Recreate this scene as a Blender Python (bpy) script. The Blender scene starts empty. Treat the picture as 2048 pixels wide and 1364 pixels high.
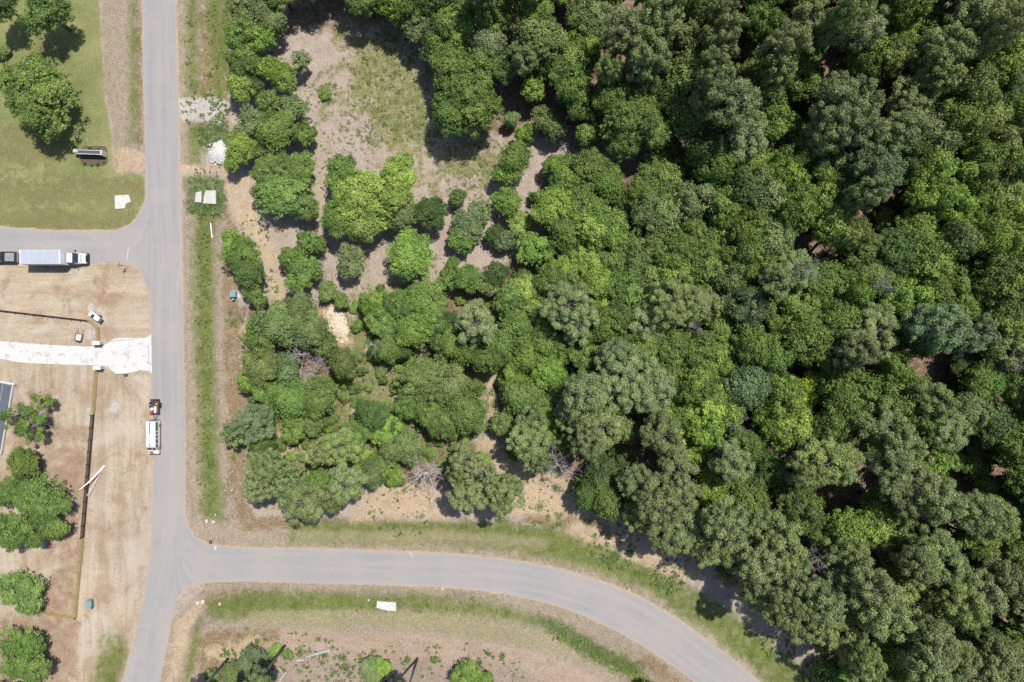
import bpy, bmesh, math, random
import numpy as np
from mathutils import Vector, Matrix
R = math.radians
sc = bpy.context.scene
COL = sc.collection

# ------------------------------------------------------------------ camera, sky, sun, exposure
CAM_H, S = 122.0, 0.09            # drone height (m), metres per photo pixel on the ground
GAIN = 2.0                        # sunlit white in the photo over albedo 1
cam = bpy.data.cameras.new('camera'); camo = bpy.data.objects.new('camera', cam); COL.objects.link(camo)
camo.location = (0, 0, CAM_H); cam.sensor_width = 36; cam.lens = 36 * CAM_H / (2048 * S)
cam.clip_start = 1; cam.clip_end = 8000; sc.camera = camo

EL, SX, SY = R(66), 0.65, 0.76    # sun elevation, horizontal direction towards the sun
world = bpy.data.worlds.new('World'); sc.world = world; world.use_nodes = True
wn = world.node_tree; bgn = wn.nodes['Background']
sky = wn.nodes.new('ShaderNodeTexSky'); sky.sky_type = 'NISHITA'; sky.sun_disc = False
sky.sun_elevation = EL; sky.sun_rotation = math.atan2(SX, SY); sky.air_density = 1.0; sky.dust_density = 1.0
wn.links.new(sky.outputs[0], bgn.inputs[0]); bgn.inputs[1].default_value = 0.1
sl = bpy.data.lights.new('sun', 'SUN'); sl.energy = 4.45; sl.angle = R(0.53); sl.color = (1.0, 0.955, 0.89)
so = bpy.data.objects.new('sun', sl); COL.objects.link(so); so.location = (60, 70, 160)
so.rotation_euler = Vector((-SX * math.cos(EL), -SY * math.cos(EL), -math.sin(EL))).to_track_quat('-Z', 'Y').to_euler()
vs = sc.view_settings; vs.view_transform = 'Standard'; vs.look = 'None'; vs.gamma = 1; vs.use_curve_mapping = False
vs.exposure = 0.37
sc.cycles.max_bounces = 6; sc.cycles.diffuse_bounces = 3; sc.cycles.transparent_max_bounces = 4
sc.cycles.use_denoising = False

rng = np.random.default_rng(7); random.seed(7)

def W(px, py, z=0.0):
    """world point at height z that lies under photo pixel (px,py)"""
    k = S * (CAM_H - z) / CAM_H
    return Vector(((px - 1024) * k, (682 - py) * k, z))
def lin(c):
    c = c / 255.0
    return c / 12.92 if c <= 0.04045 else ((c + 0.055) / 1.055) ** 2.4
def C(r, g, b, gain=GAIN):
    """albedo of a surface that shows as this sRGB in full sun"""
    return (lin(r) / gain, lin(g) / gain, lin(b) / gain, 1)

# ------------------------------------------------------------------ materials
class G:
    def __init__(s, name):
        s.m = bpy.data.materials.new(name); s.m.use_nodes = True; s.nt = s.m.node_tree
        s.b = s.nt.nodes['Principled BSDF']; s.out = s.nt.nodes['Material Output']
    def n(s, t, **k):
        nd = s.nt.nodes.new(t)
        for a, v in k.items():
            if hasattr(nd, a): setattr(nd, a, v)
        return nd
    def set(s, sock, v):
        if isinstance(v, bpy.types.NodeSocket): s.nt.links.new(v, sock)
        else: sock.default_value = v
    def noise(s, vec, scale, detail=3, rough=0.6, dist=0.0):
        nd = s.n('ShaderNodeTexNoise'); nd.inputs['Scale'].default_value = scale
        nd.inputs['Detail'].default_value = detail; nd.inputs['Roughness'].default_value = rough
        nd.inputs['Distortion'].default_value = dist
        if vec is not None: s.set(nd.inputs['Vector'], vec)
        return nd.outputs[0]
    def rng(s, v, a, b, c=0.0, d=1.0):
        nd = s.n('ShaderNodeMapRange'); s.set(nd.inputs[0], v)
        for i, x in enumerate((a, b, c, d)): nd.inputs[i + 1].default_value = x
        return nd.outputs[0]
    def math(s, op, a, b=0.0):
        nd = s.n('ShaderNodeMath', operation=op); s.set(nd.inputs[0], a); s.set(nd.inputs[1], b); return nd.outputs[0]
    def mix(s, f, a, b, blend='MIX'):
        nd = s.n('ShaderNodeMix', data_type='RGBA', blend_type=blend)
        s.set(nd.inputs[0], f); s.set(nd.inputs[6], a); s.set(nd.inputs[7], b); return nd.outputs[2]
    def attr(s, name):
        nd = s.n('ShaderNodeAttribute'); nd.attribute_name = name; return nd.outputs['Fac']
    def pos(s, sx=1, sy=1, sz=1, obj=False, rot=0):
        if obj: o = s.n('ShaderNodeTexCoord').outputs['Object']
        else: o = s.n('ShaderNodeNewGeometry').outputs['Position']
        mp = s.n('ShaderNodeMapping'); s.set(mp.inputs[0], o); mp.inputs['Scale'].default_value = (sx, sy, sz)
        mp.inputs['Rotation'].default_value = (0, 0, rot)
        return mp.outputs[0]
    def bump(s, h, strength=0.4, dist=0.05):
        nd = s.n('ShaderNodeBump'); nd.inputs['Strength'].default_value = strength; nd.inputs['Distance'].default_value = dist
        s.set(nd.inputs['Height'], h); s.set(s.b.inputs['Normal'], nd.outputs[0])

MATS = {}
def mat(name, rgb, rough=0.7, metal=0.0, var=0.25, scale=1.5, spec=0.3, stretch=(1, 1, 1)):
    if name in MATS: return MATS[name]
    g = G(name); p = g.pos(*stretch, obj=True)
    nv = g.noise(p, scale, 5, 0.65); f = g.rng(nv, 0.3, 0.7)
    lo = tuple(c * (1 - var) for c in rgb[:3]) + (1,); hi = tuple(min(c * (1 + var * 0.6), 0.95) for c in rgb[:3]) + (1,)
    g.set(g.b.inputs['Base Color'], g.mix(f, lo, hi))
    g.b.inputs['Roughness'].default_value = rough; g.b.inputs['Metallic'].default_value = metal
    g.b.inputs['Specular IOR Level'].default_value = spec
    MATS[name] = g.m; return g.m

def foliage_mat(name, trans=0.3, rough=0.6):
    g = G(name); oi = g.n('ShaderNodeObjectInfo')
    t = g.attr('tint'); v = g.rng(t, 0, 1, 0.5, 1.5)
    hs = g.n('ShaderNodeHueSaturation'); g.set(hs.inputs['Color'], oi.outputs['Color'])
    g.set(hs.inputs['Value'], v); g.set(hs.inputs['Hue'], g.rng(t, 0, 1, 0.512, 0.488)); hs.inputs['Saturation'].default_value = 0.97
    col = hs.outputs[0]
    g.set(g.b.inputs['Base Color'], col); g.b.inputs['Roughness'].default_value = rough
    g.b.inputs['Specular IOR Level'].default_value = 0.25
    tr = g.n('ShaderNodeBsdfTranslucent'); g.set(tr.inputs[0], g.mix(1.0, col, (1.15, 1.1, 0.5, 1), 'MULTIPLY'))
    mx = g.n('ShaderNodeMixShader'); mx.inputs[0].default_value = trans
    g.nt.links.new(g.b.outputs[0], mx.inputs[1]); g.nt.links.new(tr.outputs[0], mx.inputs[2])
    g.nt.links.new(mx.outputs[0], g.out.inputs[0]); return g.m
LEAF = foliage_mat('leaf', 0.2); NEEDLE = foliage_mat('needle', 0.12, 0.55)
BARK = mat('bark', (0.11, 0.095, 0.08), 0.9, var=0.4, scale=3, stretch=(1, 1, 0.3))
PINEBARK = mat('pine_bark', (0.16, 0.145, 0.135), 0.9, var=0.45, scale=4, stretch=(1, 1, 0.4))
DEADWOOD = mat('dead_wood', (0.46, 0.43, 0.42), 0.85, var=0.3, scale=2)

# ------------------------------------------------------------------ mesh helpers
def mesh_np(name, v, f, m=None, smooth=False):
    v = np.asarray(v, dtype=np.float32).reshape(-1, 3); f = np.asarray(f, dtype=np.int32)
    me = bpy.data.meshes.new(name); k = f.shape[1]
    me.vertices.add(len(v)); me.vertices.foreach_set('co', v.ravel())
    me.loops.add(f.size); me.loops.foreach_set('vertex_index', f.ravel())
    me.polygons.add(len(f)); me.polygons.foreach_set('loop_start', np.arange(0, f.size, k, dtype=np.int32))
    me.polygons.foreach_set('loop_total', np.full(len(f), k, dtype=np.int32))
    if smooth: me.polygons.foreach_set('use_smooth', np.ones(len(f), dtype=bool))
    me.update(calc_edges=True)
    if m: me.materials.append(m)
    return me
def fattr(me, name, vals):
    a = me.attributes.new(name, 'FLOAT', 'POINT'); a.data.foreach_set('value', np.asarray(vals, dtype=np.float32))
def link(name, data, parent=None, **props):
    o = bpy.data.objects.new(name, data); COL.objects.link(o)
    if parent: o.parent = parent
    for k, v in props.items(): o[k] = v
    return o
def thing(name, label, cat, loc=(0, 0, 0), rz=0.0, group=None):
    o = link(name, None); o.location = loc; o.rotation_euler = (0, 0, rz); o['label'] = label; o['category'] = cat
    o.empty_display_size = 0.2
    if group: o['group'] = group
    return o
def tag(o, label, cat, group=None):
    o['label'] = label; o['category'] = cat
    if group: o['group'] = group
    return o

class MB:
    def __init__(s): s.v = []; s.f = []
    def add(s, vs, fs):
        n = len(s.v); s.v += [tuple(p) for p in vs]; s.f += [tuple(i + n for i in f) for f in fs]; return s
    def box(s, c, d, rz=0.0):
        x, y, z = (q / 2 for q in d); cs, sn = math.cos(rz), math.sin(rz); vs = []
        for dz in (-z, z):
            for dx, dy in ((-x, -y), (x, -y), (x, y), (-x, y)):
                vs.append((c[0] + dx * cs - dy * sn, c[1] + dx * sn + dy * cs, c[2] + dz))
        return s.add(vs, [(3, 2, 1, 0), (4, 5, 6, 7), (0, 1, 5, 4), (1, 2, 6, 5), (2, 3, 7, 6), (3, 0, 4, 7)])
    def prism_xz(s, pts, hw):
        """side profile (x,z) counter-clockwise extruded over y; hw = half width or f(z)"""
        h = hw if callable(hw) else (lambda z: hw); n = len(pts)
        vs = [(x, -h(z), z) for x, z in pts] + [(x, h(z), z) for x, z in pts]
        fs = [tuple(range(n)), tuple(range(2 * n - 1, n - 1, -1))] + [((i + 1) % n, i, n + i, n + (i + 1) % n) for i in range(n)]
        return s.add(vs, fs)
    def prism_xy(s, pts, z0, z1):
        n = len(pts); vs = [(p[0], p[1], z0) for p in pts] + [(p[0], p[1], z1) for p in pts]
        return s.add(vs, [tuple(range(n - 1, -1, -1)), tuple(range(n, 2 * n))] + [(i, (i + 1) % n, n + (i + 1) % n, n + i) for i in range(n)])
    def tube(s, pts, rad, n=8, caps=True):
        pts = [Vector(p) for p in pts]; vs = []; fs = []
        for i, p in enumerate(pts):
            d = (pts[min(i + 1, len(pts) - 1)] - pts[max(i - 1, 0)]).normalized()
            a = d.orthogonal().normalized() if abs(d.z) > 0.99 else d.cross(Vector((0, 0, 1))).normalized()
            b = d.cross(a); r = rad[i] if isinstance(rad, (list, tuple)) else rad
            vs += [p + (a * math.cos(t) + b * math.sin(t)) * r for t in (2 * math.pi * j / n for j in range(n))]
        for i in range(len(pts) - 1):
            for j in range(n):
                k = (j + 1) % n; fs.append((i * n + j, i * n + k, (i + 1) * n + k, (i + 1) * n + j))
        if caps: fs += [tuple(range(n - 1, -1, -1)), tuple(range(len(vs) - n, len(vs)))]
        return s.add(vs, fs)
    def build(s, name, m, parent=None, bevel=0.0, seg=2, smooth=False, **props):
        me = bpy.data.meshes.new(name)
        bm = bmesh.new(); bv = [bm.verts.new(p) for p in s.v]
        for f in s.f:
            try: bm.faces.new([bv[i] for i in f])
            except ValueError: pass
        bmesh.ops.recalc_face_normals(bm, faces=bm.faces[:])
        if bevel: bmesh.ops.bevel(bm, geom=bm.edges[:], offset=bevel, segments=seg, profile=0.6, affect='EDGES', clamp_overlap=True)
        if smooth:
            for f in bm.faces: f.smooth = True
        bm.to_mesh(me); bm.free(); me.materials.append(m)
        return link(name, me, parent, **props)

# ------------------------------------------------------------------ 2-D signed distances in photo-pixel units
def sdf(P, poly):
    poly = np.asarray(poly, float); n = len(poly); d = np.full(len(P), 1e9); ins = np.zeros(len(P), bool)
    for i in range(n):
        a, b = poly[i], poly[(i + 1) % n]; e = b - a; w = P - a
        t = np.clip((w @ e) / max(e @ e, 1e-9), 0, 1); q = w - t[:, None] * e
        d = np.minimum(d, (q * q).sum(1))
        c = ((a[1] <= P[:, 1]) & (b[1] > P[:, 1])) | ((b[1] <= P[:, 1]) & (a[1] > P[:, 1]))
        if abs(e[1]) > 1e-9:
            ins ^= c & (P[:, 0] < a[0] + (P[:, 1] - a[1]) / e[1] * e[0])
    d = np.sqrt(d); return np.where(ins, d, -d)
def inside(x, y, poly): return sdf(np.array([[x, y]], float), poly)[0]
def band(top, bot): return list(top) + list(bot)[::-1]
def spline(pts, n):
    """Catmull-Rom resample"""
    P = np.asarray(pts, float); P = np.vstack([2 * P[0] - P[1], P, 2 * P[-1] - P[-2]]); out = []
    segs = len(P) - 3
    for t in np.linspace(0, segs - 1e-6, n):
        i = int(t); u = t - i; p0, p1, p2, p3 = P[i:i + 4]
        out.append(0.5 * (2 * p1 + (p2 - p0) * u + (2 * p0 - 5 * p1 + 4 * p2 - p3) * u * u + (3 * p1 - p0 - 3 * p2 + p3) * u ** 3))
    return np.array(out)

# road edges, photo pixels on the ground
MAIN_L = [(278, -260), (284, 0), (288, 200), (292, 380), (297, 480), (300, 560), (302, 760), (305, 920), (301, 1080), (290, 1180), (270, 1270), (245, 1364), (170, 1600)]
MAIN_R = [(342, -260), (350, 0), (357, 200), (361, 400), (363, 480), (365, 600), (369, 800), (370, 960), (369, 1060), (362, 1150), (345, 1230), (318, 1364), (246, 1600)]
SIDE_T = [(-300, 446), (0, 453), (100, 460), (190, 461), (228, 460), (252, 453), (270, 440), (284, 420), (291, 396), (297, 380)]
SIDE_B = [(-300, 520), (0, 526), (100, 527), (180, 527), (225, 523), (250, 526), (272, 537), (287, 556), (297, 585), (302, 610)]
LOW_T = [(366, 1010), (371, 1034), (379, 1058), (397, 1078), (430, 1091), (520, 1095), (650, 1098), (800, 1103), (950, 1112), (1080, 1130), (1180, 1155), (1270, 1190), (1350, 1235), (1430, 1293), (1520, 1364), (1700, 1520)]
LOW_B = [(346, 1238), (353, 1205), (365, 1184), (382, 1171), (410, 1164), (480, 1162), (600, 1165), (750, 1169), (900, 1175), (1010, 1188), (1110, 1211), (1205, 1248), (1300, 1301), (1390, 1364), (1470, 1424), (1560, 1500)]
ROADS = [band(spline(MAIN_L, 60), spline(MAIN_R, 60)), band(spline(SIDE_T, 50), spline(SIDE_B, 50)), band(spline(LOW_T, 70), spline(LOW_B, 70))]

def off(poly, dx, dy): return [(x + dx, y + dy) for x, y in poly]
LT = LOW_T[4:]; LB = LOW_B[4:]
def offset(line, d):
    P = spline(line, 40); T = np.gradient(P, axis=0); T /= np.linalg.norm(T, axis=1)[:, None]
    return [(p[0] - t[1] * d, p[1] + t[0] * d) for p, t in zip(P, T)]   # +d = to the right of travel = south
WOODS = [(1330, -300), (1330, 300), (1250, 330), (1105, 318), (1085, 420), (1010, 540), (890, 580), (740, 600), (770, 720), (960, 700), (1000, 730), (990, 900), (1100, 960), (1170, 1030), (1290, 1050), (1420, 1130), (1500, 1190), (1640, 1300), (1720, 1380), (1900, 1640), (2400, 1640), (2400, -300)]

# ground layers: name, colours (as seen in sun), noise scale, stretch, ragged edge, [polygons], feather px
def rect(x0, y0, x1, y1): return [(x0, y0), (x1, y0), (x1, y1), (x0, y1)]
LAYERS = [
 ('woodfloor', (116, 92, 74), (160, 130, 106), 0.5, (1, 1), 0.8, [WOODS, rect(560, -300, 1400, 60), [(860, 60), (1340, 60), (1340, 300), (1200, 290), (1050, 260), (980, 280), (880, 240)], [(480, 610), (700, 600), (720, 760), (700, 840), (860, 860), (990, 880), (960, 990), (720, 960), (520, 1000), (480, 880)]], 40),
 ('glade', (128, 138, 72), (165, 158, 100), 0.35, (1, 1), 1.3, [[(690, 70), (760, 50), (840, 110), (880, 200), (880, 270), (840, 300), (770, 300), (720, 250), (690, 170)], [(890, 290), (1010, 280), (990, 350), (900, 380), (840, 350)], [(640, 180), (680, 165), (690, 210), (650, 220)], [(690, 660), (730, 560), (790, 580), (780, 700), (920, 680), (1000, 720), (990, 880), (860, 900), (720, 960), (600, 960), (520, 900), (560, 780), (690, 760)], [(870, 60), (900, 20), (860, 300), (800, 300)]], 55),
 ('lawn', (134, 150, 84), (182, 180, 120), 0.12, (1, 1), 0.15, [[(-400, -300), (196, -300), (198, 0), (205, 110), (211, 200), (222, 250), (228, 330), (290, 350), (290, 400), (262, 448), (200, 462), (-400, 452)]], 6),
 ('lawnpatch', (136, 138, 84), (160, 150, 104), 0.3, (0.3, 1), 1.2, [rect(-100, 355, 280, 412), rect(-60, 250, 110, 330), rect(-400, 418, 270, 470), rect(60, 85, 140, 130)], 25),  # duller, browner patches of the grass itself
 ('dirt_ew', (203, 177, 146), (238, 220, 194), 0.5, (0.16, 1.3), 0.2, [[(-400, 520), (180, 524), (225, 520), (252, 524), (275, 537), (290, 556), (298, 590), (300, 690), (-400, 690)]], 5),
 ('dirt_ns', (197, 171, 142), (236, 218, 194), 0.42, (1.4, 0.14), 0.2, [[(-400, 680), (300, 680), (305, 920), (300, 1080), (289, 1180), (268, 1275), (240, 1364), (180, 1600), (-400, 1600)]], 8),
 ('brownsoil', (178, 146, 120), (206, 178, 152), 0.6, (1, 1), 1.1, [[(60, 890), (160, 900), (176, 1010), (140, 1090), (90, 1100), (30, 900)], rect(20, 780, 110, 900), [(100, 1100), (150, 1100), (140, 1240), (60, 1240), (110, 1180)], rect(-100, 1230, 150, 1500), rect(195, 560, 215, 615), rect(60, 850, 180, 880), rect(0, 560, 12, 610)], 22),
 ('straw', (170, 153, 130), (204, 188, 166), 1.4, (1, 0.5), 0.5, [[(197, -300), (287, -300), (290, 60), (294, 350), (228, 345), (224, 260), (211, 200), (205, 110)], [(353, -300), (404, -300), (404, 190), (357, 200)], [(364, 350), (452, 400), (458, 1000), (480, 1060), (600, 1062), (600, 1100), (430, 1096), (390, 1075), (370, 1040)], rect(360, 245, 400, 330),
    band([(395, 1050), (480, 1030), (700, 1040), (1000, 1045), (1150, 1060)] + LT[8:], offset(LT, -2)), band(offset(LB, -2), offset(LB, 105)), [(340, 1240), (420, 1170), (450, 1400), (300, 1400)]], 6),
 ('pinkdirt', (190, 162, 140), (216, 192, 168), 0.6, (0.4, 1.2), 0.8, [[(330, 1290), (400, 1252), (560, 1255), (800, 1262), (1000, 1290), (1120, 1320), (1260, 1380), (1300, 1640), (300, 1640)]], 14),
 ('stump_litter', (172, 150, 134), (196, 178, 160), 0.9, (1, 1), 0.9, [[(420, 1320), (560, 1290), (700, 1320), (830, 1318), (980, 1322), (1100, 1350), (1100, 1640), (400, 1640)]], 14),
 ('olive', (146, 120, 82), (178, 152, 116), 0.7, (1, 0.5), 0.8, [[(447, 400), (470, 440), (482, 620), (500, 780), (488, 1000), (520, 1045), (470, 1040), (455, 980), (448, 700)], [(480, 1030), (620, 1040), (620, 1062), (480, 1060)], [(405, 1192), (480, 1180), (560, 1186), (480, 1205), (410, 1215)], [(410, 1262), (560, 1258), (530, 1300), (400, 1345), (390, 1290)], band(offset(LB[8:], 10), offset(LB[8:], 36)), [(395, 20), (455, 0), (455, 200), (402, 195)], [(1060, 1000), (1180, 1030), (1280, 1090), (1180, 1075), (1040, 1045)], [(790, 985), (880, 1005), (850, 1025), (740, 1010)], rect(272, 20, 284, 290)], 9),
 ('ditchgrass', (100, 122, 46), (138, 150, 74), 0.5, (1, 0.6), 0.5, [[(376, -300), (392, -300), (394, 150), (400, 190), (372, 188)], [(404, -300), (470, -300), (470, 60), (452, 130), (448, 195), (425, 185), (412, 60)], [(378, 250), (398, 250), (402, 330), (374, 330)],
    [(388, 415), (430, 412), (425, 560), (427, 760), (434, 900), (446, 1040), (406, 1042), (399, 900), (391, 700), (386, 560)],
    band([(580, 1044), (720, 1040), (860, 1042), (1000, 1046), (1110, 1056), (1200, 1084), (1290, 1124), (1370, 1166), (1440, 1210), (1530, 1276), (1650, 1372)], [(580, 1086), (720, 1085), (860, 1088), (1000, 1099), (1100, 1116), (1190, 1143), (1270, 1174), (1340, 1215), (1420, 1270), (1500, 1333), (1565, 1395)]),
    band([(415, 1205), (480, 1190), (560, 1182), (700, 1186), (800, 1190), (900, 1196), (1000, 1212), (1100, 1245), (1200, 1295), (1280, 1335), (1340, 1400)], [(415, 1238), (480, 1236), (600, 1230), (700, 1222), (820, 1226), (920, 1232), (1010, 1238), (1090, 1262), (1170, 1310), (1250, 1355), (1300, 1400)]),
    [(205, 1268), (235, 1270), (252, 1300), (236, 1364), (200, 1440), (165, 1440), (190, 1340)], rect(259, -300, 270, 290), [(390, 1240), (402, 1236), (388, 1320), (376, 1400), (360, 1400), (378, 1300)]], 7),
 ('palegrass', (168, 164, 118), (190, 180, 140), 1.2, (1, 1), 0.8, [band([(500, 1224), (600, 1225), (720, 1224), (860, 1230), (960, 1240), (1060, 1262), (1140, 1300)], [(500, 1252), (620, 1252), (760, 1256), (860, 1262), (960, 1275), (1040, 1290), (1120, 1310)]), [(590, 1062), (900, 1062), (1100, 1080), (1090, 1098), (900, 1084), (590, 1080)]], 7),
 ('lush', (78, 108, 48), (108, 134, 66), 0.8, (1, 1), 0.8, [[(372, 352), (440, 350), (452, 362), (452, 420), (440, 432), (372, 425), (368, 400)], [(400, 250), (455, 240), (462, 300), (420, 300), (405, 280)], [(1080, 1232), (1130, 1250), (1220, 1300), (1290, 1340), (1260, 1350), (1170, 1310), (1090, 1262)]], 8),
 ('sand', (222, 190, 152), (240, 216, 184), 0.8, (1, 1), 1.0, [[(358, 330), (440, 332), (500, 345), (520, 440), (545, 500), (575, 570), (570, 605), (545, 600), (530, 530), (505, 470), (468, 440), (455, 390), (452, 358), (430, 347), (360, 348)], [(226, 300), (288, 300), (290, 350), (232, 348)],
    [(735, 970), (780, 955), (880, 985), (900, 1040), (700, 1042), (720, 1010)], [(1000, 880), (985, 950), (1000, 1030), (1130, 1035), (1180, 1030), (1150, 960), (1060, 930), (1010, 890)], [(975, 740), (990, 740), (995, 870), (1010, 900), (960, 905), (950, 880), (985, 860)], [(640, 620), (680, 612), (700, 690), (655, 690)],
    [(1140, 1040), (1240, 1085), (1400, 1150), (1370, 1165), (1240, 1105), (1130, 1068)], [(1620, 1310), (1690, 1340), (1700, 1400), (1640, 1380)], [(350, 1250), (392, 1205), (402, 1215), (380, 1260), (360, 1330), (330, 1400)], [(480, 650), (500, 640), (505, 720), (490, 760)], [(700, 770), (720, 800), (700, 850), (690, 800)], [(550, 870), (590, 865), (610, 900), (560, 910)], [(400, 1300), (500, 1270), (540, 1290), (450, 1330)]], 14),
 ('sandedge', (224, 196, 160), (236, 214, 184), 1.5, (1, 1), 0.9, [], 4),
 ('whitegravel', (222, 214, 206), (240, 236, 230), 1.5, (1, 1), 0.8, [[(360, 200), (420, 196), (455, 205), (452, 222), (440, 245), (400, 240), (362, 238)], rect(178, 612, 214, 650), [(172, 662), (196, 662), (196, 680), (175, 680)], rect(218, 800, 238, 820), [(170, 800), (182, 800), (180, 850), (170, 850)]], 9),
]

# ------------------------------------------------------------------ ground sheet
xs = np.unique(np.concatenate([np.linspace(-3000, -115, 12), np.arange(-112, 112.01, 0.42), np.linspace(115, 3000, 12)]))
ys = np.unique(np.concatenate([np.linspace(-3000, -82, 12), np.arange(-78, 78.01, 0.42), np.linspace(82, 3000, 12)]))
gx, gy = np.meshgrid(xs, ys); nx, ny = len(xs), len(ys)
PX = np.stack([gx.ravel() / S + 1024, 682 - gy.ravel() / S], 1)
def layer_mask(polys, feather):
    m = np.zeros(len(PX))
    for p in polys:
        p = np.asarray(p, float); lo, hi = p.min(0) - feather, p.max(0) + feather
        k = np.where((PX >= lo).all(1) & (PX <= hi).all(1))[0]
        if len(k):
            t = np.clip(sdf(PX[k], p) / (2 * feather) + 0.5, 0, 1); m[k] = np.maximum(m[k], t)
    return m
near = (np.abs(PX[:, 0] - 1024) < 1400) & (np.abs(PX[:, 1] - 682) < 1100)
rd = np.full(len(PX), -1e3); kk = np.where(near)[0]
for p in ROADS: rd[kk] = np.maximum(rd[kk], sdf(PX[kk], p))
masks = {}
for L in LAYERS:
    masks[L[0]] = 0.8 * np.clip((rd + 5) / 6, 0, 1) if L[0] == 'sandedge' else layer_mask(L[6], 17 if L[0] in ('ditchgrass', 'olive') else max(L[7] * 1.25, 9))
zz = -0.30 * np.clip(masks['ditchgrass'] * 1.3, 0, 1) * np.clip(-rd / 14, 0, 1)
zz += rng.normal(0, 0.012, len(zz)) * np.clip(-rd / 8, 0, 1) - 0.01
idx = np.arange(nx * ny).reshape(ny, nx)
gf = np.stack([idx[:-1, :-1], idx[:-1, 1:], idx[1:, 1:], idx[1:, :-1]], -1).reshape(-1, 4)

g = G('ground'); P1 = g.pos()
fine = g.noise(P1, 2.6, 6, 0.75); mid = g.noise(P1, 0.45, 5, 0.7); broad = g.noise(P1, 0.07, 4, 0.6)
speck = g.noise(P1, 4.5, 3, 0.8)
edgen = g.noise(P1, 0.32, 8, 0.78, 0.6); brk = g.noise(P1, 0.75, 7, 0.75)
col = g.mix(g.rng(mid, 0.35, 0.65), C(200, 179, 166), C(226, 209, 196))
col = g.mix(g.math('MULTIPLY', g.rng(broad, 0.45, 0.62), 0.6), col, C(202, 187, 156))
for name, c1, c2, scl, st, rag, _, _ in LAYERS:
    v = g.noise(g.pos(st[0], st[1], 1), scl, 6, 0.7)
    lc = g.mix(g.rng(v, 0.34, 0.66), C(*c1), C(*c2))
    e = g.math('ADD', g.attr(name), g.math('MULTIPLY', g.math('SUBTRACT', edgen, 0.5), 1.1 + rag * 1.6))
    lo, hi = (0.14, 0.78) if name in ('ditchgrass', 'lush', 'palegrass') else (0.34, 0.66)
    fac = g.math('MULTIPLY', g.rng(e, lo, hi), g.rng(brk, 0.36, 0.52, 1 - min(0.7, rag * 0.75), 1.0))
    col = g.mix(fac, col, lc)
# straw and litter flecks, light and dark
grassy = g.math('MAXIMUM', g.attr('lawn'), g.attr('ditchgrass'))
flk = g.math('SUBTRACT', 1.0, g.math('MULTIPLY', g.math('MAXIMUM', grassy, g.math('MAXIMUM', g.attr('dirt_ew'), g.attr('dirt_ns'))), 0.62))
col = g.mix(g.math('MULTIPLY', g.math('MULTIPLY', g.rng(speck, 0.52, 0.66), 0.65), flk), col, C(242, 224, 200))
col = g.mix(g.math('MULTIPLY', g.math('MULTIPLY', g.rng(speck, 0.46, 0.33), 0.6), flk), col, C(118, 102, 80))
tuft = g.noise(P1, 1.5, 6, 0.8)
col = g.mix(g.math('MULTIPLY', g.math('MULTIPLY', g.rng(tuft, 0.56, 0.68), 0.5), g.math('SUBTRACT', 1.0, g.math('MAXIMUM', g.attr('dirt_ew'), g.attr('dirt_ns')))), col, C(124, 128, 76))
col = g.mix(g.math('MULTIPLY', g.rng(tuft, 0.45, 0.34), 0.28), col, C(150, 128, 98))
col = g.mix(1.0, col, g.mix(g.rng(fine, 0.25, 0.75), (0.74, 0.74, 0.74, 1), (1.24, 1.24, 1.24, 1)), 'MULTIPLY')
col = g.mix(1.0, col, g.mix(g.rng(broad, 0.3, 0.7), (0.9, 0.9, 0.9, 1), (1.08, 1.08, 1.08, 1)), 'MULTIPLY')
yard = g.math('MAXIMUM', g.attr('dirt_ew'), g.attr('dirt_ns')); blot = g.noise(P1, 0.16, 6, 0.65, 0.8)
col = g.mix(g.math('MULTIPLY', g.math('MULTIPLY', g.rng(blot, 0.52, 0.64), 0.55), yard), col, C(236, 224, 206))
col = g.mix(g.math('MULTIPLY', g.math('MULTIPLY', g.rng(blot, 0.46, 0.36), 0.6), yard), col, C(186, 154, 124))
g.set(g.b.inputs['Base Color'], col); g.b.inputs['Roughness'].default_value = 0.95; g.b.inputs['Specular IOR Level'].default_value = 0.1
g.bump(fine, 0.6, 0.12)
me = mesh_np('ground', np.stack([gx.ravel(), gy.ravel(), zz], 1), gf, g.m, True)
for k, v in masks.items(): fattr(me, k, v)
link('ground', me, kind='structure')

# ------------------------------------------------------------------ roads
g = G('asphalt'); ac, al = g.attr('across'), g.attr('along')
cv = g.n('ShaderNodeCombineXYZ'); g.set(cv.inputs[0], ac); g.set(cv.inputs[1], g.math('MULTIPLY', al, 0.05))
strk = g.noise(cv.outputs[0], 0.8, 5, 0.6, 0.4); P1 = g.pos(); big = g.noise(P1, 0.12, 4, 0.6); fin = g.noise(P1, 5, 5, 0.8); md = g.noise(P1, 0.9, 5, 0.7)
col = g.mix(g.rng(strk, 0.3, 0.7), C(184, 181, 181), C(203, 198, 195))
col = g.mix(g.math('MULTIPLY', g.rng(big, 0.42, 0.6), 0.7), col, C(204, 196, 190))
col = g.mix(g.math('MULTIPLY', g.rng(md, 0.56, 0.75), 0.45), col, C(178, 174, 174))
col = g.mix(g.math('MULTIPLY', g.rng(fin, 0.66, 0.74), 0.7), col, C(226, 216, 202))
edge = g.math('ABSOLUTE', g.math('SUBTRACT', g.attr('frac'), 0.5))
col = g.mix(g.math('MULTIPLY', g.rng(g.math('ADD', edge, g.math('MULTIPLY', md, 0.06)), 0.49, 0.53), 0.8), col, C(214, 198, 174))
col = g.mix(g.math('MULTIPLY', g.rng(g.math('ADD', edge, g.math('MULTIPLY', g.math('SUBTRACT', md, 0.5), 0.5)), 0.44, 0.56), 0.4), col, C(216, 202, 182))
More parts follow.
